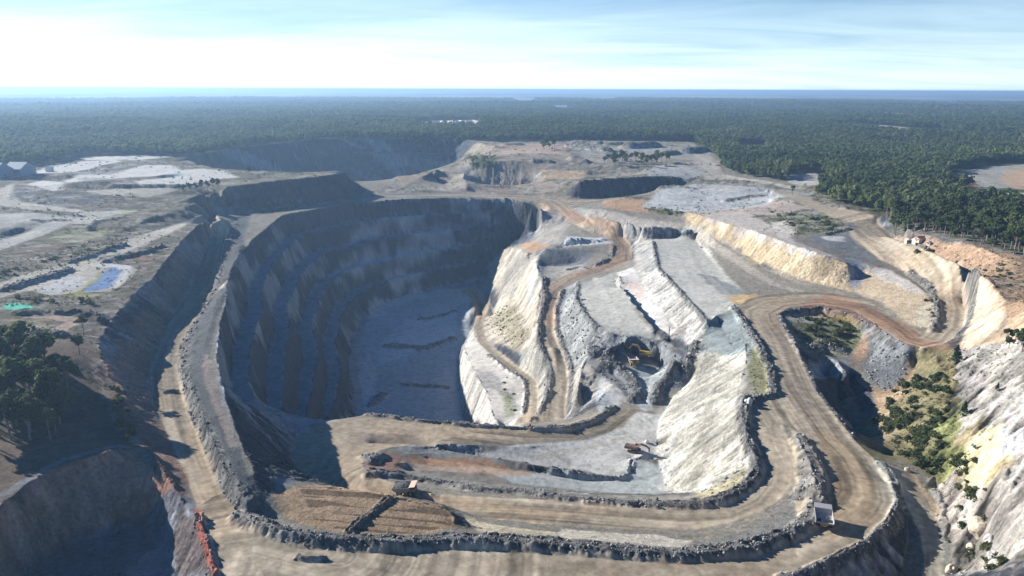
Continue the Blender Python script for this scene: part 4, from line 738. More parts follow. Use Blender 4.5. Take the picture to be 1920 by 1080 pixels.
def leaf_cloud(centres, radii, per, size, g):
    """leaf sized quads scattered over the skins of many small clumps"""
    c = np.repeat(centres, per, 0); r = np.repeat(radii, per)
    d = g.normal(size=(len(c), 3)); d /= np.linalg.norm(d, axis=1)[:, None]
    p = c + d * (r * g.uniform(.55, 1.05, len(c)))[:, None] * np.array([1, 1, .75])
    n = d + g.normal(size=d.shape) * .55 + np.array([0, 0, .35]); n /= np.linalg.norm(n, axis=1)[:, None]
    a = np.cross(n, g.normal(size=n.shape)); a /= np.linalg.norm(a, axis=1)[:, None]; b = np.cross(n, a)
    s = (size * g.uniform(.6, 1.3, len(c)))[:, None]
    v = np.stack([p - a * s - b * s * .7, p + a * s - b * s * .5, p + a * s * .8 + b * s * .7, p - a * s * .7 + b * s * .8], 1).reshape(-1, 3)
    return v, np.arange(len(v)).reshape(-1, 4)
def crown_mesh(name, seed, h, w, clumps, per, size, base=.35, mat=None):
    g = np.random.default_rng(seed); nl = g.integers(4, 7); lob = []
    for k in range(nl):
        a = k * 2 * math.pi / nl + g.uniform(-.4, .4); rr = w * g.uniform(.2, .62); lob.append((rr * math.cos(a), rr * math.sin(a), h * g.uniform(base + .2, .86), w * g.uniform(.3, .5)))
    lob.append((0, 0, h * .82, w * .42)); lob = np.array(lob)
    pick = g.integers(0, len(lob), clumps); d = g.normal(size=(clumps, 3)); d /= np.linalg.norm(d, axis=1)[:, None]
    c = lob[pick, :3] + d * (lob[pick, 3] * g.uniform(.5, 1.0, clumps))[:, None] * np.array([1, 1, .7])
    v, f = leaf_cloud(c, w * g.uniform(.11, .2, clumps), per, size, g)
    return mesh_from(name, v, f, mat or M_LEAF), lob
def tube(pts, rad, n=6):
    v = []; f = []
    for i, (p, r) in enumerate(zip(pts, rad)):
        for k in range(n):
            a = 2 * math.pi * k / n; v.append((p[0] + r * math.cos(a), p[1] + r * math.sin(a), p[2]))
    for i in range(len(pts) - 1):
        for k in range(n): f.append((i*n+k, i*n+(k+1)%n, (i+1)*n+(k+1)%n, (i+1)*n+k))
    return v, f
def trunk_mesh(name, lob, h, seed):
    g = random.Random(seed); V = []; F = []
    def add(p, r):
        v, f = tube(p, r); o = len(V); V.extend(v); F.extend([tuple(i + o for i in q) for q in f])
    lean = (g.uniform(-.4, .4), g.uniform(-.4, .4))
    add([(0, 0, -1.0), (lean[0]*.3, lean[1]*.3, h*.25), (lean[0], lean[1], h*.5), (0, 0, h*.8)], [.42, .32, .24, .08])
    for l in lob: add([(lean[0]*.6, lean[1]*.6, h * .36), (l[0]*.55, l[1]*.55, (h*.36 + l[2])/2 + .3), (l[0], l[1], l[2])], [.2, .13, .04])
    return mesh_from(name, V, F, M_BARK)
TREES = []
for k in range(7):
    h = 15 + 1.1 * k; cm, lob = crown_mesh('crown', 100 + k, h, 4.6 + .28 * k, 80, 30, 0.44, base=.28 if k % 2 else .36)
    TREES.append((cm, trunk_mesh('trunk', lob, h, 50 + k)))
# pine: whorls narrowing upwards
g_ = np.random.default_rng(5); cen = []; rad_ = []
for i in range(70):
    t = g_.uniform(0, 1) ** .8; a = g_.uniform(0, 6.28); rr = 2.7 * (1 - t) + .25; q = g_.uniform(.3, 1) ; cen.append((rr*q*math.cos(a), rr*q*math.sin(a), 1.2 + 8.6 * t)); rad_.append(.85 * (1 - t) + .3)
v, f = leaf_cloud(np.array(cen), np.array(rad_), 22, .26, g_); PINE = (mesh_from('crown', v, f, M_PINE), mesh_from('trunk', *tube([(0,0,-1),(0,0,5),(0,0,9.6)], [.25,.16,.04]), M_BARK))
SHRUBS = []
for k in range(4):
    g_ = np.random.default_rng(300 + k); n = 16; a = g_.uniform(0, 6.28, n); q = g_.uniform(0, 1.1, n); cen = np.stack([q*np.cos(a), q*np.sin(a), g_.uniform(.3, 1.25, n)], 1)
    v, f = leaf_cloud(cen, g_.uniform(.35, .6, n), 18, .17, g_); SHRUBS.append(mesh_from('shrub', v, f, M_SHRUB))
proto_tree = {}
def tree(x, y, s, label, group=None, kind=None, cat='tree', name='tree', sink=0.0):
    z = float(height(x, y)) - sink; k = kind if kind is not None else rng.randrange(len(TREES))
    cmesh, tmesh = PINE if k == 'pine' else TREES[k]
    e = bpy.data.objects.new(name, None); C.objects.link(e); e.location = (x, y, z); e.rotation_euler = (0, 0, rng.uniform(0, 6.28)); e.scale = (s * rng.uniform(.9, 1.12), s * rng.uniform(.9, 1.12), s)
    e['label'] = label; e['category'] = cat
    if group: e['group'] = group
    for nm, me in (('trunk', tmesh), ('crown', cmesh)):
        c = bpy.data.objects.new(nm, me); C.objects.link(c); c.parent = e
    return e
def shrub(x, y, s, label, group=None, name='shrub', cat='shrub'):
    o = bpy.data.objects.new(name, rng.choice(SHRUBS)); C.objects.link(o); o.location = (x, y, float(height(x, y)) - .15 * s); o.rotation_euler = (0, 0, rng.uniform(0, 6.28)); o.scale = (s * rng.uniform(.85, 1.3), s * rng.uniform(.85, 1.3), s * rng.uniform(.7, 1.05))
    o['label'] = label; o['category'] = cat
    if group: o['group'] = group
    return o
def T(px, py): return hit(px, py)
# forest outline on the ground
FOR = poly_mask(((-400,330),(-60,322),(0,320),(100,309),(150,295),(330,294),(360,298),(450,280),(600,264),(740,264),(866,265),(930,266),(1060,262),(1300,264),(1345,292),(1352,318),(1400,330),(1480,340),(1545,352),(1530,372),(1560,380),(1640,398),(1660,418),(1700,432),(1780,440),(1870,462),(1910,482),(2150,500),(2300,300),(2300,179),(-400,179)), 5)
FOR *= 1 - poly_mask(((1755,350),(2100,350),(2100,392),(1860,384),(1770,366)), 2); FOR *= 1 - poly_mask(((1765,328),(1800,314),(1860,302),(2100,296),(2100,350),(1830,352),(1785,345)), 2)
FOR *= 1 - poly_mask(((1474,322),(1535,319),(1552,335),(1562,348),(1500,350),(1474,340)), 2); FOR *= 1 - poly_mask(((1375,268),(1432,268),(1445,290),(1385,286)), 2); FOR *= 1 - poly_mask(((800,232),(900,230),(900,242),(800,242)), 5)
for q in (((1040,200),(1062,200),(1062,206),(1040,206)), ((1385,196),(1455,196),(1455,206),(1385,206)), ((1645,236),(1760,238),(1920,258),(1920,266),(1760,247),(1645,242)), ((1640,212),(1765,212),(1765,217),(1640,217))): FOR *= 1 - poly_mask(q, 5)
def sample(mask, x, y):
    r, c = to_cell(x, y); r = np.clip(np.round(r).astype(int), 0, NR - 1); c = np.clip(np.round(c).astype(int), 0, NT - 1); return mask[r, c]
def jitter_grid(r0, r1, sp, tmax=.70):
    n = int(r1 * 2 * math.sin(tmax) / sp); m = int((r1 - r0 * math.cos(tmax)) / sp)
    gx, gy = np.meshgrid((np.arange(n) - n / 2) * sp, r0 * math.cos(tmax) + np.arange(m) * sp); gx = gx.ravel() + nrg.uniform(-.48, .48, gx.size) * sp; gy = gy.ravel() + nrg.uniform(-.48, .48, gy.size) * sp
    r = np.hypot(gx, gy); th = np.arctan2(gx, gy); k = (r >= r0) & (r < r1) & (abs(th) < tmax); return gx[k], gy[k]
PTS = []
for r0, r1, sp, sc in ((350, 1150, 7.2, 1.0), (1150, 1700, 7.8, 1.05), (1700, 2690, 9.5, 1.15), (2690, 4200, 14, 1.5), (4200, 7000, 23, 2.2)):
    gx, gy = jitter_grid(r0, r1, sp)
    if r1 <= 2690: k = sample(FOR, gx, gy) > .5; gz = height(gx, gy)
    else: gz = far_z(gx, gy, np.hypot(gx, gy)); k = sstep(0.16, 0.3, fbm(gx, gy * .6, 1900, 4, 85, .6)) * sstep(4500, 8000, np.hypot(gx, gy)) < .5
    k &= ~cleared(gx, gy)
    gx, gy, gz = gx[k], gy[k], gz[k]; s = sc * (0.78 + .42 * nrg.random(len(gx)) + .18 * fbm(gx, gy, 120, 2, 91)); PTS.append(np.stack([gx, gy, gz, s], 1))
PTS = np.concatenate(PTS)
near = np.argsort(np.hypot(PTS[:, 0], PTS[:, 1]) + 1e6 * (np.abs(np.arctan2(PTS[:, 0], PTS[:, 1])) > .635))
NIND = 215; sel = near[:NIND]
for i in sel: tree(PTS[i, 0], PTS[i, 1], PTS[i, 3] * .92, 'dark green eucalypt in the dense forest edge beyond the upper road', 'eucalypts along the near edge of the forest', name='eucalyptus_tree')
rest = np.delete(PTS, sel, 0)
# far wood: one object, low detail crowns on points
lowcol = bpy.data.collections.new('far_crowns')
for k in range(4):
    g_ = np.random.default_rng(700 + k); lob = np.stack([g_.uniform(-2.4, 2.4, 7), g_.uniform(-2.4, 2.4, 7), g_.uniform(7, 13.5, 7)], 1)
    v, f = leaf_cloud(lob, g_.uniform(1.7, 2.8, 7), 22, .95, g_); o = bpy.data.objects.new('far_crown', mesh_from('far_crown', v, f, M_LEAF)); lowcol.objects.link(o)
me = bpy.data.meshes.new('forest'); me.vertices.add(len(rest)); me.vertices.foreach_set('co', rest[:, :3].astype(np.float32).ravel()); a = me.attributes.new('sc', 'FLOAT', 'POINT'); a.data.foreach_set('value', rest[:, 3].astype(np.float32))
forest = bpy.data.objects.new('forest', me); C.objects.link(forest); forest['kind'] = 'stuff'; forest['label'] = 'dense dark green eucalypt forest reaching to the horizon'; forest['category'] = 'forest'
ng = bpy.data.node_groups.new('forest', 'GeometryNodeTree'); ng.interface.new_socket('Geometry', in_out='INPUT', socket_type='NodeSocketGeometry'); ng.interface.new_socket('Geometry', in_out='OUTPUT', socket_type='NodeSocketGeometry')
N = ng.nodes; gi = N.new('NodeGroupInput'); go = N.new('NodeGroupOutput'); ip = N.new('GeometryNodeInstanceOnPoints'); ci = N.new('GeometryNodeCollectionInfo'); ci.inputs['Collection'].default_value = lowcol; ci.inputs['Separate Children'].default_value = True; ci.inputs['Reset Children'].default_value = True
ip.inputs['Pick Instance'].default_value = True; rv = N.new('FunctionNodeRandomValue'); rv.data_type = 'FLOAT_VECTOR'; rv.inputs[0].default_value = (-.08, -.08, 0); rv.inputs[1].default_value = (.08, .08, 6.28)
na = N.new('GeometryNodeInputNamedAttribute'); na.data_type = 'FLOAT'; na.inputs['Name'].default_value = 'sc'
ng.links.new(gi.outputs[0], ip.inputs['Points']); ng.links.new(ci.outputs[0], ip.inputs['Instance']); ng.links.new(rv.outputs[0], ip.inputs['Rotation']); ng.links.new(na.outputs[0], ip.inputs['Scale']); ng.links.new(ip.outputs[0], go.inputs[0])
md = forest.modifiers.new('points', 'NODES'); md.node_group = ng
# trees one can point at
def trees_in(pts, n, s0, s1, label, group, mind=5.0, kind=None, name='tree'):
    w = np.array([T(*p) for p in pts]); out = []; tries = 0
    while len(out) < n and tries < 4000:
        tries += 1; x = rng.uniform(w[:, 0].min(), w[:, 0].max()); y = rng.uniform(w[:, 1].min(), w[:, 1].max()); ins = False
        for i in range(len(w)):
            x1, y1 = w[i]; x2, y2 = w[(i + 1) % len(w)]
            if (y1 > y) != (y2 > y) and x < (x2 - x1) * (y - y1) / (y2 - y1) + x1: ins = not ins
        if ins and all((x - a) ** 2 + (y - b) ** 2 > mind * mind for a, b in out): out.append((x, y))
    for x, y in out:
        if name == 'shrub': shrub(x, y, rng.uniform(s0, s1), label, group)
        else: tree(x, y, rng.uniform(s0, s1), label, group, kind, name=name)
trees_in(((-60,650),(40,660),(60,700),(110,700),(135,740),(140,800),(120,830),(0,840),(-60,830)), 62, .72, 1.08, 'broad dark green eucalypt crowded into the shady grove at the left edge', 'eucalypts in the grove above the hollow', 4.0, name='eucalyptus_tree')
trees_in(((-40,610),(30,620),(60,660),(20,690),(-40,690)), 5, .8, 1.0, 'tall eucalypt at the left edge below the turquoise patch', 'tall eucalypts left of the clay track', 5, name='eucalyptus_tree')
for px, py, s, lb in ((158,632,.52,'sparse grey green tree on the rim above the ramp road'), (150,668,.55,'tree with bright green top between the grove and the ramp wall'), (75,680,.6,'round crowned tree beside the bare red clay track')): x, y = T(px, py); tree(x, y, s, lb, name='eucalyptus_tree')
for px, s in ((345,.62),(356,.7),(367,.66),(378,.72),(389,.74),(400,.78),(409,.72)): x, y = T(px, 366 - (px - 345) * .09); tree(x, y, s, 'dark bushy tree in the short row on the left plateau', 'row of trees on the left plateau', name='tree')
x, y = T(466,331); tree(x, y, .78, 'lone round tree standing on the far left plateau edge', name='tree')
trees_in(((1125,300),(1180,296),(1240,302),(1270,308),(1200,316),(1135,312)), 34, .6, 1.0, 'dark tree in the clump between the pale stockpiles', 'trees between the far stockpiles', 5)
trees_in(((1002,272),(1056,270),(1052,282),(1004,282)), 8, .7, .95, 'tall dark tree on the bare pink plateau', 'trees on the bare plateau', 7)
x, y = T(1485,364); tree(x, y, .62, 'lone dark tree beside the road behind the grey stockpile', name='tree')
trees_in(((1345,300),(1400,312),(1480,330),(1470,338),(1400,332),(1350,318)), 10, .7, .9, 'dark tree on the slope right of the winding far road', 'trees right of the far road', 7)
for px, py, s, lb in ((1807,778,.66,'small cone shaped pine on the white rock slope'), (1792,678,.92,'tall pine below the red hairpin bend'), (1870,730,.36,'tiny lone conifer high on the white rock slope')): x, y = T(px, py); tree(x, y, s, lb, kind='pine', name='pine_tree', cat='pine')
trees_in(((1700,440),(1760,438),(1880,470),(1900,480),(1840,470),(1760,455)), 7, .55, .8, 'slender pale trunked eucalypt standing apart on the red clearing', 'open grown eucalypts on the clearing', 6, name='eucalyptus_tree')
trees_in(((1870,640),(1920,630),(1940,670),(1900,668)), 6, .35, .5, 'low spreading tree above the white rock slope', 'trees above the white rock slope', 4)
for z_, n, s0, s1, lb, gr in (
    (((1480,590),(1560,580),(1612,600),(1600,640),(1560,655),(1510,640)), 26, 1.0, 2.4, 'green shrub in the hollow inside the road loop', 'shrubs inside the road loop'),
    (((1640,790),(1690,720),(1740,700),(1790,700),(1780,780),(1800,860),(1760,890),(1690,850)), 85, .9, 2.6, 'olive green shrub on the ravine slope', 'shrubs on the ravine slope'),
    (((1790,850),(1840,830),(1860,900),(1850,960),(1900,1050),(1840,1060),(1800,960)), 26, .8, 1.8, 'green shrub among the pale rocks at the lower right', 'shrubs among the pale rocks'),
    (((1710,470),(1790,476),(1780,486),(1720,480)), 9, 1.3, 2.2, 'dark shrub beside the red roofed huts', 'shrubs beside the huts'),
    (((1440,392),(1560,408),(1590,425),(1500,436)), 18, 1.2, 2.2, 'shrub on the grassy bench above the yellow wall', 'shrubs above the yellow wall'),
    (((1200,388),(1270,394),(1280,400),(1235,400)), 8, 1.5, 2.4, 'shrub below the grey stockpile', 'shrubs below the grey stockpile'),
    (((1730,545),(1750,560),(1758,590),(1745,600)), 6, .8, 1.4, 'shrub on the crest of the yellow spur', 'shrubs on the yellow spur'),
    (((205,700),(235,760),(255,830),(235,830),(215,770)), 16, .9, 1.8, 'shrub on the rim beside the grove', 'shrubs on the rim beside the grove'),
    (((20,560),(160,566),(190,575),(60,575)), 12, .9, 1.7, 'shrub on the earth bank above the turquoise patch', 'shrubs on the bank above the turquoise patch'),
    (((0,500),(130,478),(240,445),(230,462),(120,500),(0,530)), 20, 1.0, 1.9, 'shrub on the windrow along the pale track', 'shrubs along the pale track'),
    (((475,392),(530,388),(535,384),(480,386)), 7, 1.2, 2.2, 'green shrub on the far rim of the big pit', 'shrubs on the far pit rim'),
    (((880,290),(925,295),(920,312),(880,312)), 14, 1.8, 3.0, 'green shrub on the bushy far knoll', 'shrubs on the far knoll'),
    (((1840,470),(1900,500),(1900,560),(1850,520)), 10, .8, 1.6, 'shrub on the red clay clearing', 'shrubs on the red clearing'),
    (((945,690),(985,760),(968,780),(940,740)), 6, .5, 1.0, 'small shrub beside the narrow lower track', 'shrubs by the lower track'),
    (((925,600),(950,560),(960,640),(940,650)), 6, .6, 1.2, 'small shrub on the cream spur', 'shrubs on the cream spur')):
    trees_in(z_, n, s0, s1, lb, gr, 2.0, name='shrub')
# low scrub and weeds, uncountable: one object
n = 150000; th = nrg.uniform(-.63, .63, n); r = 150 * np.exp(nrg.uniform(0, 2.25, n)); xu = r * np.sin(th); yu = r * np.cos(th); um = busy * .10 * (fbm(X, Y, 34, 3, 201) > -.02)
for q, wt in ((((1640,790),(1690,720),(1740,700),(1800,690),(1790,780),(1805,870),(1760,895),(1690,850)), .75), (((1480,585),(1560,575),(1615,600),(1600,650),(1540,665),(1500,640)), .5), (((1740,860),(1800,880),(1850,960),(1900,1079),(1810,1079),(1760,960)), .35), (((1790,640),(1990,640),(1990,720),(1840,700)), .35), (((1840,760),(1990,700),(1990,1079),(1850,1079)), .08),
    (((1440,390),(1560,405),(1590,430),(1490,440)), .6), (((1200,386),(1275,392),(1280,402),(1235,402)), .8), (((868,290),(925,288),(925,318),(870,318)), .8), (((180,640),(225,720),(262,800),(250,838),(200,800),(150,700)), .4), (((-60,555),(190,560),(200,580),(-60,580)), .4), (((1400,640),(1446,690),(1448,740),(1405,745)), .5), (((1330,936),(1410,890),(1418,870),(1395,860),(1310,925)), .5), (((900,600),(950,560),(990,640),(960,660)), .3), (((940,700),(975,760),(955,790)), .3), (((1700,445),(1900,480),(1990,560),(1990,640),(1850,520),(1760,470)), .25), (((470,395),(545,383),(560,392),(500,402)), .7), (((1740,545),(1760,560),(1762,600),(1745,600)), .5), (((-60,500),(240,440),(240,450),(130,500),(-60,545)), .5)):
    um = np.maximum(um, wt * poly_mask(q, 4))
um *= (1 - RM); w = sample(um, xu, yu); k = nrg.random(n) < w * np.clip(r / 420, .45, 1.0); xu, yu = xu[k], yu[k]; ru = np.hypot(xu, yu)
sc_u = np.clip(ru / 480, .6, 2.4) * nrg.uniform(.35, .9, len(xu)); cu = np.stack([xu, yu, height(xu, yu) + .2 * sc_u], 1)
vv, ff = leaf_cloud(cu, sc_u, 9, 1.0, np.random.default_rng(77)); c0 = np.repeat(cu, 9 * 4, 0); 
q4 = vv.reshape(-1, 4, 3); mid = q4.mean(1, keepdims=True); q4 = mid + (q4 - mid) * (np.repeat(sc_u, 9) * .42)[:, None, None]
ug = bpy.data.objects.new('undergrowth', mesh_from('undergrowth', q4.reshape(-1, 3), ff, M_SHRUB)); C.objects.link(ug); ug['kind'] = 'stuff'; ug['label'] = 'low olive scrub and weeds on the unworked slopes'; ug['category'] = 'undergrowth'
# ------------------------------------------------------------------ rubble
ico = []
phi = (1 + 5 ** .5) / 2
iv = np.array([(-1,phi,0),(1,phi,0),(-1,-phi,0),(1,-phi,0),(0,-1,phi),(0,1,phi),(0,-1,-phi),(0,1,-phi),(phi,0,-1),(phi,0,1),(-phi,0,-1),(-phi,0,1)], float); iv /= np.linalg.norm(iv[0])
fi_ = np.array([(0,11,5),(0,5,1),(0,1,7),(0,7,10),(0,10,11),(1,5,9),(5,11,4),(11,10,2),(10,7,6),(7,1,8),(3,9,4),(3,4,2),(3,2,6),(3,6,8),(3,8,9),(4,9,5),(2,4,11),(6,2,10),(8,6,7),(9,8,1)])
M_ROCK = new_mat('rubble_rock', (.2,.2,.19), .9); _t = M_ROCK.node_tree; _g = _t.nodes.new('ShaderNodeNewGeometry'); _r = _t.nodes.new('ShaderNodeValToRGB'); _r.color_ramp.elements[0].color = (.09,.09,.09,1); _r.color_ramp.elements[1].color = (.36,.35,.325,1); _t.links.new(_g.outputs['Random Per Island'], _r.inputs[0]); _t.links.new(_r.outputs[0], _t.nodes['Principled BSDF'].inputs['Base Color'])
def rocks(xs_, ys_, sz, seed):
    g = np.random.default_rng(seed); n = len(xs_); zs_ = height(xs_, ys_)
    s = sz[:, None] * g.uniform(.6, 1.15, (n, 3)); v = iv[None] * (1 + g.uniform(-.22, .22, (n, 12, 1))) * s[:, None, :]
    a = g.uniform(0, 6.28, n); ca, sa = np.cos(a)[:, None], np.sin(a)[:, None]
    x = v[..., 0] * ca - v[..., 1] * sa; y = v[..., 0] * sa + v[..., 1] * ca
    V = np.stack([x + xs_[:, None], y + ys_[:, None], v[..., 2] + (zs_ + sz * .2)[:, None]], -1).reshape(-1, 3)
    F = (fi_[None] + (np.arange(n) * 12)[:, None, None]).reshape(-1, 3); return V, F
n = 170000; th = nrg.uniform(-.62, .62, n); r = 150 * np.exp(nrg.uniform(0, 1.65, n)); xr = r * np.sin(th); yr = r * np.cos(th)
rmk = BUND * np.where(BUND > .35, 1, 1 - RM)
for q in (((1640,610),(1700,650),(1700,700),(1670,730),(1640,720),(1620,690)), ((1110,650),(1140,630),(1190,626),(1160,660),(1130,700),(1100,690)), ((1045,560),(1078,540),(1130,640),(1090,690),(1060,650)), ((1440,800),(1500,805),(1540,870),(1540,940),(1500,960),(1505,890)), ((1235,670),(1300,680),(1290,705),(1240,700)), ((1120,690),(1190,705),(1195,745),(1150,720)), ((1225,740),(1290,705),(1300,690),(1235,715)), ((560,1010),(760,1018),(960,1012),(1400,1025),(1400,1015),(960,1003),(760,1010))): rmk = np.maximum(rmk, .8 * poly_mask(q, 2) * (1 - RM))
w = sample(rmk, xr, yr); k = nrg.random(n) < w * .75; xr, yr = xr[k], yr[k]; rad = np.hypot(xr, yr)
sz = (.10 + .62 * nrg.random(len(xr)) ** 3.6) * np.clip(rad / 300, .8, 1.7)
v, f = rocks(xr, yr, sz, 3); rb = bpy.data.objects.new('rubble', mesh_from('rubble', v, f, M_ROCK)); C.objects.link(rb); rb['kind'] = 'stuff'; rb['label'] = 'loose grey rubble heaped along the road bunds and blast piles'; rb['category'] = 'rubble'
M_BLD = new_mat('pale_boulder', (.5,.42,.32), .9); M_BLD2 = new_mat('grey_boulder', (.42,.41,.39), .9)
def boulder(px, py, s, label, mat, seed, group=None):
    bm = __import__('bmesh').new(); import bmesh; bmesh.ops.create_icosphere(bm, subdivisions=3, radius=1.0); rr = random.Random(seed)
    from mathutils import noise
    for vtx in bm.verts:
        d = vtx.co.copy(); q = 1 + .45 * noise.noise(d * 1.1 + Vector((seed, 0, 0))) + .15 * noise.noise(d * 3 + Vector((0, seed, 0)))
        q = min(q, 1.12); vtx.co = Vector((d.x * q * s * .9, d.y * q * s * .8, d.z * q * s * 1.0))
    me = bpy.data.meshes.new('boulder'); bm.to_mesh(me); bm.free(); me.materials.append(mat)
    o = bpy.data.objects.new('boulder', me); C.objects.link(o); x, y = T(px, py); o.location = (x, y, float(height(x, y)) + s * .3); o.rotation_euler = (0, 0, rr.uniform(0, 6)); o['label'] = label; o['category'] = 'boulder'
    if group: o['group'] = group
boulder(1836,992,3.4,'large orange boulder standing upright among shrubs on the lower right slope', M_BLD, 3); boulder(1858,1012,1.8,'rounded grey boulder just below the large orange one', M_BLD2, 5); boulder(1822,1028,1.6,'cream boulder left below the large orange one', M_BLD, 8)
boulder(1863,1042,1.5,'pale boulder near the bottom right corner of the slope', M_BLD2, 9); boulder(1702,880,1.1,'small orange boulder at the mouth of the branch road', M_BLD, 12); boulder(1785,1070,2.0,'orange boulder beside the branch road at the bottom edge', M_BLD, 14)

# ------------------------------------------------------------------ haze: one closed box of even air round camera and scene
bm = __import__('bmesh').new(); import bmesh; bmesh.ops.create_cube(bm, size=1.0); me = bpy.data.meshes.new('haze'); bm.to_mesh(me); bm.free()
hz = bpy.data.objects.new('haze', me); C.objects.link(hz); hz.scale = (125000, 125000, 536); hz.location = (0, 0, 136 - 268); hz['kind'] = 'stuff'; hz['label'] = 'pale blue haze over the distant forest'; hz['category'] = 'haze'
hm = bpy.data.materials.new('haze_air'); hm.use_nodes = True; t = hm.node_tree; t.nodes.clear(); o_ = t.nodes.new('ShaderNodeOutputMaterial'); pv = t.nodes.new('ShaderNodeVolumePrincipled')
pv.inputs['Color'].default_value = (.44, .68, 1.0, 1); pv.inputs['Density'].default_value = 0.00014; pv.inputs['Anisotropy'].default_value = 0.35
t.links.new(pv.outputs[0], o_.inputs['Volume']); me.materials.append(hm)
# ------------------------------------------------------------------ machines and buildings
import bmesh
class MB:
    def __init__(s): s.bm = bmesh.new()
    def box(s, x0, x1, y0, y1, z0, z1, bev=0.0, taper=None):
        r = bmesh.ops.create_cube(s.bm, size=1.0); vs_ = r['verts']
        for v in vs_:
            tx = 1.0
            if taper and v.co.z > 0: tx = taper
            v.co = Vector(((x0+x1)/2 + v.co.x*(x1-x0)*tx, (y0+y1)/2 + v.co.y*(y1-y0)*tx, (z0+z1)/2 + v.co.z*(z1-z0)))
        if bev:
            es = list({e for v in vs_ for e in v.link_edges}); bmesh.ops.bevel(s.bm, geom=es, offset=bev, segments=2, affect='EDGES')
        return s
    def cyl(s, p, q, r, n=14, r2=None):
        p = Vector(p); q = Vector(q); d = q - p; rr = bmesh.ops.create_cone(s.bm, cap_ends=True, segments=n, radius1=r, radius2=r if r2 is None else r2, depth=d.length)
        m = Matrix.Translation((p + q) / 2) @ d.to_track_quat('Z', 'Y').to_matrix().to_4x4(); bmesh.ops.transform(s.bm, matrix=m, verts=rr['verts']); return s
    def bar(s, p, q, w, h):
        """square bar between two points; w across, h in the bending plane"""
        p = Vector(p); q = Vector(q); d = q - p; rr = bmesh.ops.create_cube(s.bm, size=1.0)
        m = Matrix.Translation((p + q) / 2) @ d.to_track_quat('Y', 'Z').to_matrix().to_4x4() @ Matrix.Diagonal((w, d.length, h, 1)); bmesh.ops.transform(s.bm, matrix=m, verts=rr['verts']); return s
    def hull(s, pts, faces):
        vs_ = [s.bm.verts.new(p) for p in pts]
        for f in faces: s.bm.faces.new([vs_[i] for i in f])
        return s
    def build(s, name, mat, parent=None):
        bmesh.ops.recalc_face_normals(s.bm, faces=s.bm.faces[:])
        me = bpy.data.meshes.new(name); s.bm.to_mesh(me); s.bm.free(); me.materials.append(mat); o = bpy.data.objects.new(name, me); C.objects.link(o)
        if parent is not None: o.parent = parent
        return o
def dusty(name, col, rough=.6):
    m = new_mat(name, col, rough); t = m.node_tree; b = t.nodes['Principled BSDF']; n = t.nodes.new('ShaderNodeTexNoise'); n.inputs['Scale'].default_value = 1.4; n.inputs['Detail'].default_value = 6
    tc_ = t.nodes.new('ShaderNodeTexCoord'); t.links.new(tc_.outputs['Object'], n.inputs['Vector']); r = t.nodes.new('ShaderNodeValToRGB'); r.color_ramp.elements[0].position = .42; r.color_ramp.elements[1].position = .62
    r.color_ramp.elements[0].color = (*col, 1); r.color_ramp.elements[1].color = (*[c * .6 + d * .4 for c, d in zip(col, (.36, .30, .22))], 1); t.links.new(n.outputs['Fac'], r.inputs[0]); t.links.new(r.outputs[0], b.inputs['Base Color']); return m
M_YEL = dusty('dusty_yellow_paint', (.62, .40, .07)); M_WHT = dusty('dusty_white_steel', (.68, .66, .62)); M_TYRE = new_mat('tyre_rubber', (.03,.03,.03), .9); M_DARK = dusty('dark_steel', (.06,.055,.05)); M_GLS = new_mat('cab_glass', (.03,.04,.05), .15)
M_RUST = dusty('brown_rusty_paint', (.17, .09, .07)); M_BODY = dusty('worn_tipper_steel', (.36, .36, .38), .5); M_PEACH = dusty('pale_peach_steel', (.72, .52, .40)); M_SHED = dusty('blue_grey_cladding', (.22, .28, .36)); M_ROOF = dusty('pale_roof', (.72, .72, .70)); M_RROOF = dusty('red_brown_roof', (.30,.10,.07)); M_WALL = dusty('pale_wall', (.62,.52,.45))
def root(name, x, y, az, label, cat, group=None, dz=0.0, pitch=0.0):
    e = bpy.data.objects.new(name, None); C.objects.link(e); e.location = (x, y, float(height(x, y)) + dz); e.rotation_euler = (pitch, 0, -math.radians(az)); e['label'] = label; e['category'] = cat
    if group: e['group'] = group
    return e
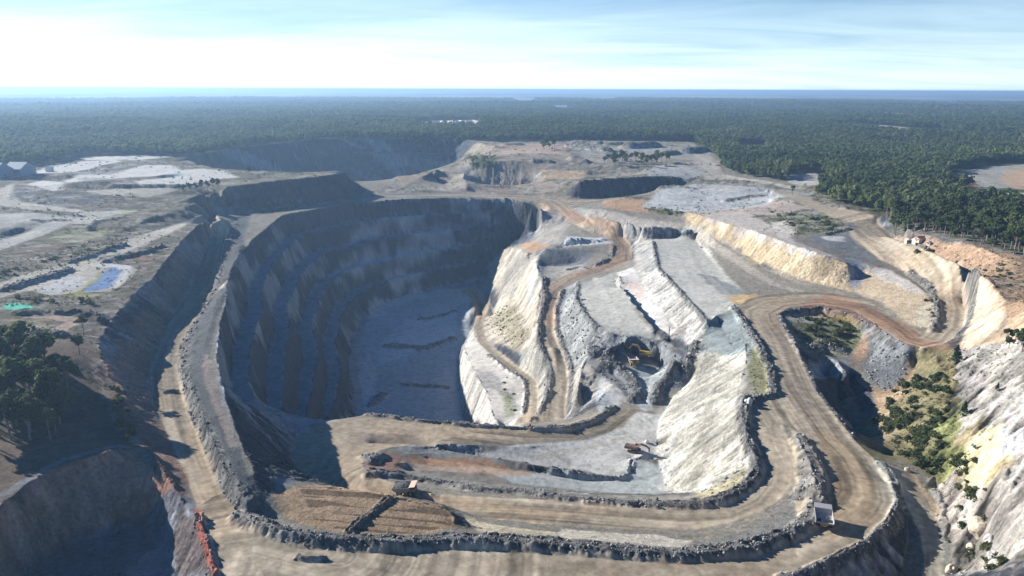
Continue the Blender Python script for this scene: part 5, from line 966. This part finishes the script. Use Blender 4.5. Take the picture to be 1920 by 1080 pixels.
def haul_truck(px, py, az, label, load=None, canopy=M_BODY):
    x, y = T(px, py); e = root('haul_truck', x, y, az, label, 'dump truck', 'haul trucks working in the quarry')
    MB().box(-1.3, 1.3, -4.2, 3.6, 1.3, 2.0, .08).box(-.55, .55, -4.6, -3.0, 1.2, 1.7, .05).box(-2.2, 2.2, 3.0, 3.5, 1.1, 1.5, .05).build('chassis', M_YEL, e)
    MB().box(-1.5, 1.5, 2.6, 4.5, 1.2, 3.0, .12).build('engine_hood', M_YEL, e)
    gr = MB().box(-1.15, 1.15, 4.5, 4.58, 1.5, 2.8, .02).build('grille', M_DARK, e)
    MB().box(-2.9, 2.9, 2.2, 4.3, 2.85, 3.0, .03).build('deck', M_YEL, e)
    cab = MB().box(-2.75, -.95, 2.3, 4.0, 3.0, 4.6, .12).build('cab', M_YEL, e)
    MB().box(-2.6, -1.1, 4.0, 4.04, 3.65, 4.4).box(-2.79, -2.75, 2.5, 3.85, 3.65, 4.4).build('windscreen', M_GLS, cab)
    MB().bar((-2.85, 4.35, 3.0), (-2.85, 4.35, 3.9), .07, .07).bar((2.85, 4.35, 3.0), (2.85, 4.35, 3.9), .07, .07).bar((-2.85, 4.35, 3.9), (-1, 4.35, 3.9), .06, .06).bar((1, 4.35, 3.9), (2.85, 4.35, 3.9), .06, .06).build('handrail', M_WHT, e)
    for sx in (-1, 1): MB().box(sx*1.75-.25, sx*1.75+.25, 4.35, 4.55, 1.8, 2.15, .04).build('headlight', M_WHT, e)
    MB().bar((-1.9, 4.75, 1.0), (-2.6, 4.3, 2.9), .5, .08).build('ladder', M_WHT, e)
    def wheel(xc, yc, w):
        wh = MB().cyl((xc - w/2, yc, 1.35), (xc + w/2, yc, 1.35), 1.35, 24).build('wheel', M_TYRE, e)
        MB().cyl((xc - w/2 - .03, yc, 1.35), (xc + w/2 + .03, yc, 1.35), .68, 16).build('rim', M_YEL, wh)
    for sx in (-1, 1):
        wheel(sx * 2.3, 2.9, .85); wheel(sx * 1.45, -2.2, .8); wheel(sx * 2.4, -2.2, .8)
    # tipper body: open box, sloping tail, canopy over the cab
    B = MB(); W = 2.95; b = .17
    prof = [(-5.2, 3.1), (-4.4, 2.35), (0.4, 2.05), (2.0, 2.9), (2.15, 4.55)]
    for (ya, za), (yb, zb) in zip(prof[:-1], prof[1:]):
        B.hull([(-W, ya, za), (W, ya, za), (W, yb, zb), (-W, yb, zb), (-W, ya, za-b), (W, ya, za-b), (W, yb, zb-b), (-W, yb, zb-b)], [(0,1,2,3), (4,5,6,7), (0,1,5,4), (2,3,7,6), (1,2,6,5), (0,3,7,4)])
    for sx in (-1, 1):
        xo = sx * (W + .12); xi = sx * W; q = [(-5.2, 3.1), (-4.4, 2.2), (.4, 1.9), (2.05, 2.8), (2.2, 4.6), (1.4, 4.45), (-5.2, 4.0)]
        B.hull([(xi, a, c) for a, c in q] + [(xo, a, c) for a, c in q], [tuple(range(7)), tuple(range(7, 14))] + [(i, (i+1) % 7, 7 + (i+1) % 7, 7 + i) for i in range(7)])
        for yy in (-4.2, -2.8, -1.4, 0, 1.2): B.box(min(xo, xo + sx*.14), max(xo, xo + sx*.14), yy-.1, yy+.1, 2.3, 4.1)
    body = B.build('tipper_body', M_BODY, e)
    MB().hull([(-3.0, 2.15, 4.5), (3.0, 2.15, 4.5), (3.0, 4.75, 5.0), (-3.0, 4.75, 5.0), (-3.0, 2.15, 4.68), (3.0, 2.15, 4.68), (3.0, 4.75, 5.16), (-3.0, 4.75, 5.16)], [(0,1,2,3), (4,5,6,7), (0,1,5,4), (1,2,6,5), (2,3,7,6), (3,0,4,7)]).build('canopy', canopy, body)
    MB().cyl((-1.1, -.5, 1.6), (-1.1, 1.0, 2.3), .16).cyl((1.1, -.5, 1.6), (1.1, 1.0, 2.3), .16).build('hoist_ram', M_WHT, e)
    MB().cyl((2.3, -.2, 1.5), (2.3, 1.3, 1.5), .55).build('fuel_tank', M_YEL, e)
    e.scale = (.86,) * 3
    if load:
        bm_ = bmesh.new(); bmesh.ops.create_icosphere(bm_, subdivisions=4, radius=1.0)
        from mathutils import noise
        for v in bm_.verts:
            q = 1 + .22 * noise.noise(v.co * 4) + .12 * noise.noise(v.co * 9); v.co = Vector((v.co.x * 2.75 * q, v.co.y * 3.3 * q, v.co.z * (1.25 if v.co.z > 0 else .8) * q))
        me = bpy.data.meshes.new('rock_load'); bm_.to_mesh(me); bm_.free(); me.materials.append(load[1]); o = bpy.data.objects.new('rock_load', me); C.objects.link(o)
        o.matrix_world = Matrix.Translation(e.location) @ Matrix.Rotation(-math.radians(az), 4, 'Z') @ Matrix.Scale(.86, 4) @ Matrix.Translation((0, -1.45, 3.6)); o['label'] = load[0]; o['category'] = 'rock load'
    return e
M_LOAD = ground_rock = new_mat('load_rock', (.11,.11,.115), .9)
haul_truck(1544, 978, 17, 'empty haul truck with open pale tray rounding the bend at the lower right')
haul_truck(762, 926, 96, 'loaded haul truck beside the brown earth pad, peach canopy lit by the sun', ('heap of dark rock riding in the tray of the truck beside the brown pad', M_LOAD), M_PEACH)
haul_truck(1188, 682, 176, 'haul truck facing the camera below the excavator in the dark blast hollow', None, M_PEACH)
def tracked(e, L_, W_, mat=M_DARK, h=1.1, tw=.65):
    for sx in (-1, 1):
        m = MB(); m.box(sx*W_ - tw/2, sx*W_ + tw/2, -L_/2 + h/2, L_/2 - h/2, 0, h, .1); m.cyl((sx*W_ - tw/2, L_/2 - h/2, h/2), (sx*W_ + tw/2, L_/2 - h/2, h/2), h/2, 16); m.cyl((sx*W_ - tw/2, -L_/2 + h/2, h/2), (sx*W_ + tw/2, -L_/2 + h/2, h/2), h/2, 16)
        m.build('track', mat, e)
    MB().box(-W_ + tw/2, W_ - tw/2, -1.2, 1.2, .35, 1.0, .05).build('undercarriage', mat, e)
def digger(px, py, az_track, az, label, mat, sc=1.0, tool='bucket', pts=None, dz=0.0):
    x, y = T(px, py); e = root('excavator' if tool == 'bucket' else 'rock_breaker', x, y, az, label, 'excavator' if tool == 'bucket' else 'rock breaker', dz=dz)
    tracked(e, 5.6, 1.75)
    MB().box(-1.75, 1.75, -3.4, 1.6, 1.35, 2.7, .15).cyl((0, 0, 1.0), (0, 0, 1.36), 1.2, 20).build('house', mat, e)
    MB().box(-1.8, 1.8, -4.3, -3.42, 1.3, 2.75, .2).build('counterweight', mat, e)
    c_ = MB().box(-1.75, -.75, .3, 2.1, 1.62, 3.5, .12).build('cab', mat, e); MB().box(-1.65, -.85, 2.11, 2.14, 2.2, 3.35).box(-1.79, -1.76, .6, 1.9, 2.3, 3.3).build('window', M_GLS, c_)
    MB().cyl((1.0, -2.6, 2.7), (1.0, -2.6, 3.4), .12).build('exhaust_pipe', M_DARK, e)
    P0, P1, P2, P3 = pts
    bm_ = MB().bar(P0, P1, .65, .95).bar(P1, P2, .6, .8); bm_.build('boom', mat, e)
    MB().bar(P2, P3, .5, .65).build('stick', mat, e)
    MB().cyl((-.45, 1.2, 2.2), (Vector(P1) + Vector((-.45, -.2, -.4))), .13).cyl((.45, 1.2, 2.2), (Vector(P1) + Vector((.45, -.2, -.4))), .13).build('hydraulic_ram', M_WHT, e)
    P3 = Vector(P3)
    if tool == 'bucket':
        q = [(0, .2), (1.1, .1), (1.5, -.9), (1.0, -1.7), (-.2, -1.5), (-.3, -.5)]
        MB().hull([(-.95, P3.y - .3 + a, P3.z + c) for a, c in q] + [(.95, P3.y - .3 + a, P3.z + c) for a, c in q], [tuple(range(6)), tuple(range(6, 12))] + [(i, (i+1) % 6, 6 + (i+1) % 6, 6 + i) for i in range(5)]).build('bucket', M_DARK, e)
    else:
        MB().box(-.3, .3, P3.y - .3, P3.y + .3, P3.z - 1.4, P3.z + .2, .05).cyl((0, P3.y, P3.z - 2.3), (0, P3.y, P3.z - 1.4), .12).build('hammer', M_DARK, e)
    e.scale = (sc,) * 3; return e
digger(1207, 672, 60, -68, 'yellow excavator reaching over the haul truck in the dark blast hollow', M_YEL, 1.1, 'bucket', ((0, 1.4, 2.3), (0, 3.4, 5.6), (0, 6.6, 6.0), (0, 7.6, 3.9)), dz=1.8)
digger(1190, 845, 90, 112, 'brown tracked rock breaker with its arm stretched right on the cream floor', M_RUST, 1.0, 'hammer', ((0, 1.4, 2.3), (0, 3.2, 4.2), (0, 5.6, 3.6), (0, 7.0, 2.6)))
def drill_rig(px, py, az, label, mat):
    x, y = T(px, py); e = root('drill_rig', x, y, az, label, 'drill rig', 'blast hole drill rigs')
    tracked(e, 4.4, 1.3, h=.9, tw=.45); MB().box(-1.2, 1.2, -2.6, .8, 1.0, 2.2, .1).build('engine_housing', mat, e)
    c_ = MB().box(-1.3, -.2, .9, 2.2, 1.0, 2.9, .08).build('cab', mat, e); MB().box(-1.2, -.3, 2.2, 2.23, 1.8, 2.7).build('window', M_GLS, c_)
    MB().bar((.6, 1.2, 1.4), (.6, 2.9, 2.6), .3, .35).build('boom', mat, e)
    m = MB(); 
    for a, c in ((.4, 2.8), (.85, 2.8), (.4, 3.2), (.85, 3.2)): m.bar((a, c, .3), (a, c, 9.2), .09, .09)
    for k in range(9): m.bar((.4, 2.8, .5 + k), (.85, 3.2, 1.4 + k), .05, .05)
    mast = m.build('mast', M_DARK, e); MB().box(.42, .83, 2.85, 3.15, 6.2, 7.3, .03).cyl((.62, 3.0, .1), (.62, 3.0, 6.2), .06, 8).build('drill_head', M_DARK, mast); e.scale = (.9,) * 3
    return e
drill_rig(1250, 637, 30, 'dark drill rig with raised mast on the strip right of the blast hollow', M_DARK); drill_rig(1291, 668, 200, 'white bodied drill rig standing right of the dark one, below the cream slope', M_WHT)
boulder(1214, 829, 1.2, 'small white block lying right behind the rock breaker', M_ROOF, 21); boulder(1404, 754, 1.9, 'white rounded boulder in the corner of the rim road by the cream slope', M_ROOF, 22); boulder(1413, 754, 1.7, 'dark boulder touching the white one in the corner of the rim road', M_LOAD, 23)
def gable_house(px, py, w, l, h, az, label, wallm, roofm, name='house', cat='house', group=None, xy=None, simple=False):
    x, y = xy or T(px, py); e = root(name, x, y, az, label, cat, group)
    MB().box(-w/2, w/2, -l/2, l/2, -1, h).build('wall', wallm, e); o = .35; rh = h + w * .28
    MB().hull([(-w/2-o, -l/2-o, h - .05), (w/2+o, -l/2-o, h - .05), (w/2+o, l/2+o, h - .05), (-w/2-o, l/2+o, h - .05), (0, -l/2-o, rh), (0, l/2+o, rh)], [(0,1,4), (2,3,5), (1,2,5,4), (3,0,4,5), (0,1,2,3)]).build('roof', roofm, e)
    if not simple:
        MB().box(-.5, .5, -l/2-.03, -l/2, 0, min(2.1, h - .3)).build('door', M_DARK, e)
        for xx in (-w*.3, w*.3): MB().box(xx-.5, xx+.5, -l/2-.03, -l/2, 1.0, min(2.0, h-.3)).build('window', M_GLS, e)
    return e
gable_house(1702, 453, 3.4, 4.2, 2.4, 10, 'small pale hut with pink roof, leftmost of the huts by the forest clearing', M_WALL, M_PEACH, 'hut', 'hut'); gable_house(1716, 453, 3.4, 4.6, 2.4, -8, 'small hut with white roof between the pink hut and the red roofed shed', M_WALL, M_ROOF, 'hut', 'hut')
gable_house(1727, 449, 5, 8, 2.6, 80, 'long low shed with dark red roof beside the huts', M_WALL, M_RROOF, 'shed', 'shed'); gable_house(1742, 455, 2.2, 3.0, 1.8, 60, 'tiny white box shed right of the red roofed shed', M_ROOF, M_ROOF, 'shed', 'shed')
gable_house(38, 331, 26, 22, 8, 95, 'large blue grey industrial shed at the far left edge of the quarry', M_SHED, M_SHED, 'industrial_shed', 'shed'); gable_house(-8, 335, 30, 22, 8, 95, 'second blue grey shed cut by the left edge of the picture', M_SHED, M_SHED, 'industrial_shed', 'shed')
xa, ya = T(8, 338); xb, yb = T(24, 330); e = root('conveyor', xa, ya, 0, 'sloping dark conveyor between the two blue grey sheds', 'conveyor')
MB().bar((0, 0, 3), (xb - xa, yb - ya, 9), 1.6, .8).build('belt', M_DARK, e); MB().bar((2, 1, -1), (2, 1, 4), .4, .4).bar(((xb-xa)*.7, (yb-ya)*.7, -1), ((xb-xa)*.7, (yb-ya)*.7, 7), .4, .4).build('support', M_DARK, e)
gable_house(93, 325, 6, 8, 4, 70, 'small white hut on the far rim of the left plateau', M_ROOF, M_ROOF, 'hut', 'hut')
for k, (px, py, w, l) in enumerate(((787,238,9,12),(796,239,8,14),(804,241,9,10),(812,241,10,14),(818,236,12,26),(826,236,12,20),(829,242,9,12),(842,236,9,12),(852,234,10,18),(856,239,9,12),(862,235,9,14),(867,238,10,10),(872,235,9,12),(877,238,10,16),(886,234,9,9),(889,238,9,13),(893,240,8,10),(864,242,9,12),(1051,203,30,60),(1529,285,9,16),(1554,285,8,12),(1596,287,8,12),(1417,238,8,10))):
    x, y = ground_at(px, py, 31)
    if k < 18: gable_house(0, 0, w, l, 4, rng.uniform(40, 140), 'pale roofed house of the small town in the forest beyond the dark pit', M_WALL if k % 3 else M_ROOF, M_ROOF if k % 4 else M_PEACH, group='houses of the town in the forest', xy=(x, y), simple=True)
    else: gable_house(0, 0, w, l, 9 if k == 18 else 5, 85, ['long white roofed building far off in the forest above the town', 'white house half hidden in the forest behind the round clearing', 'pale house between two others in the right hand forest', 'rightmost pale house in the right hand forest', 'tiny white roof high in the forest above the far stockpiles'][k - 18], M_WALL, M_ROOF, xy=(x, y), simple=True)
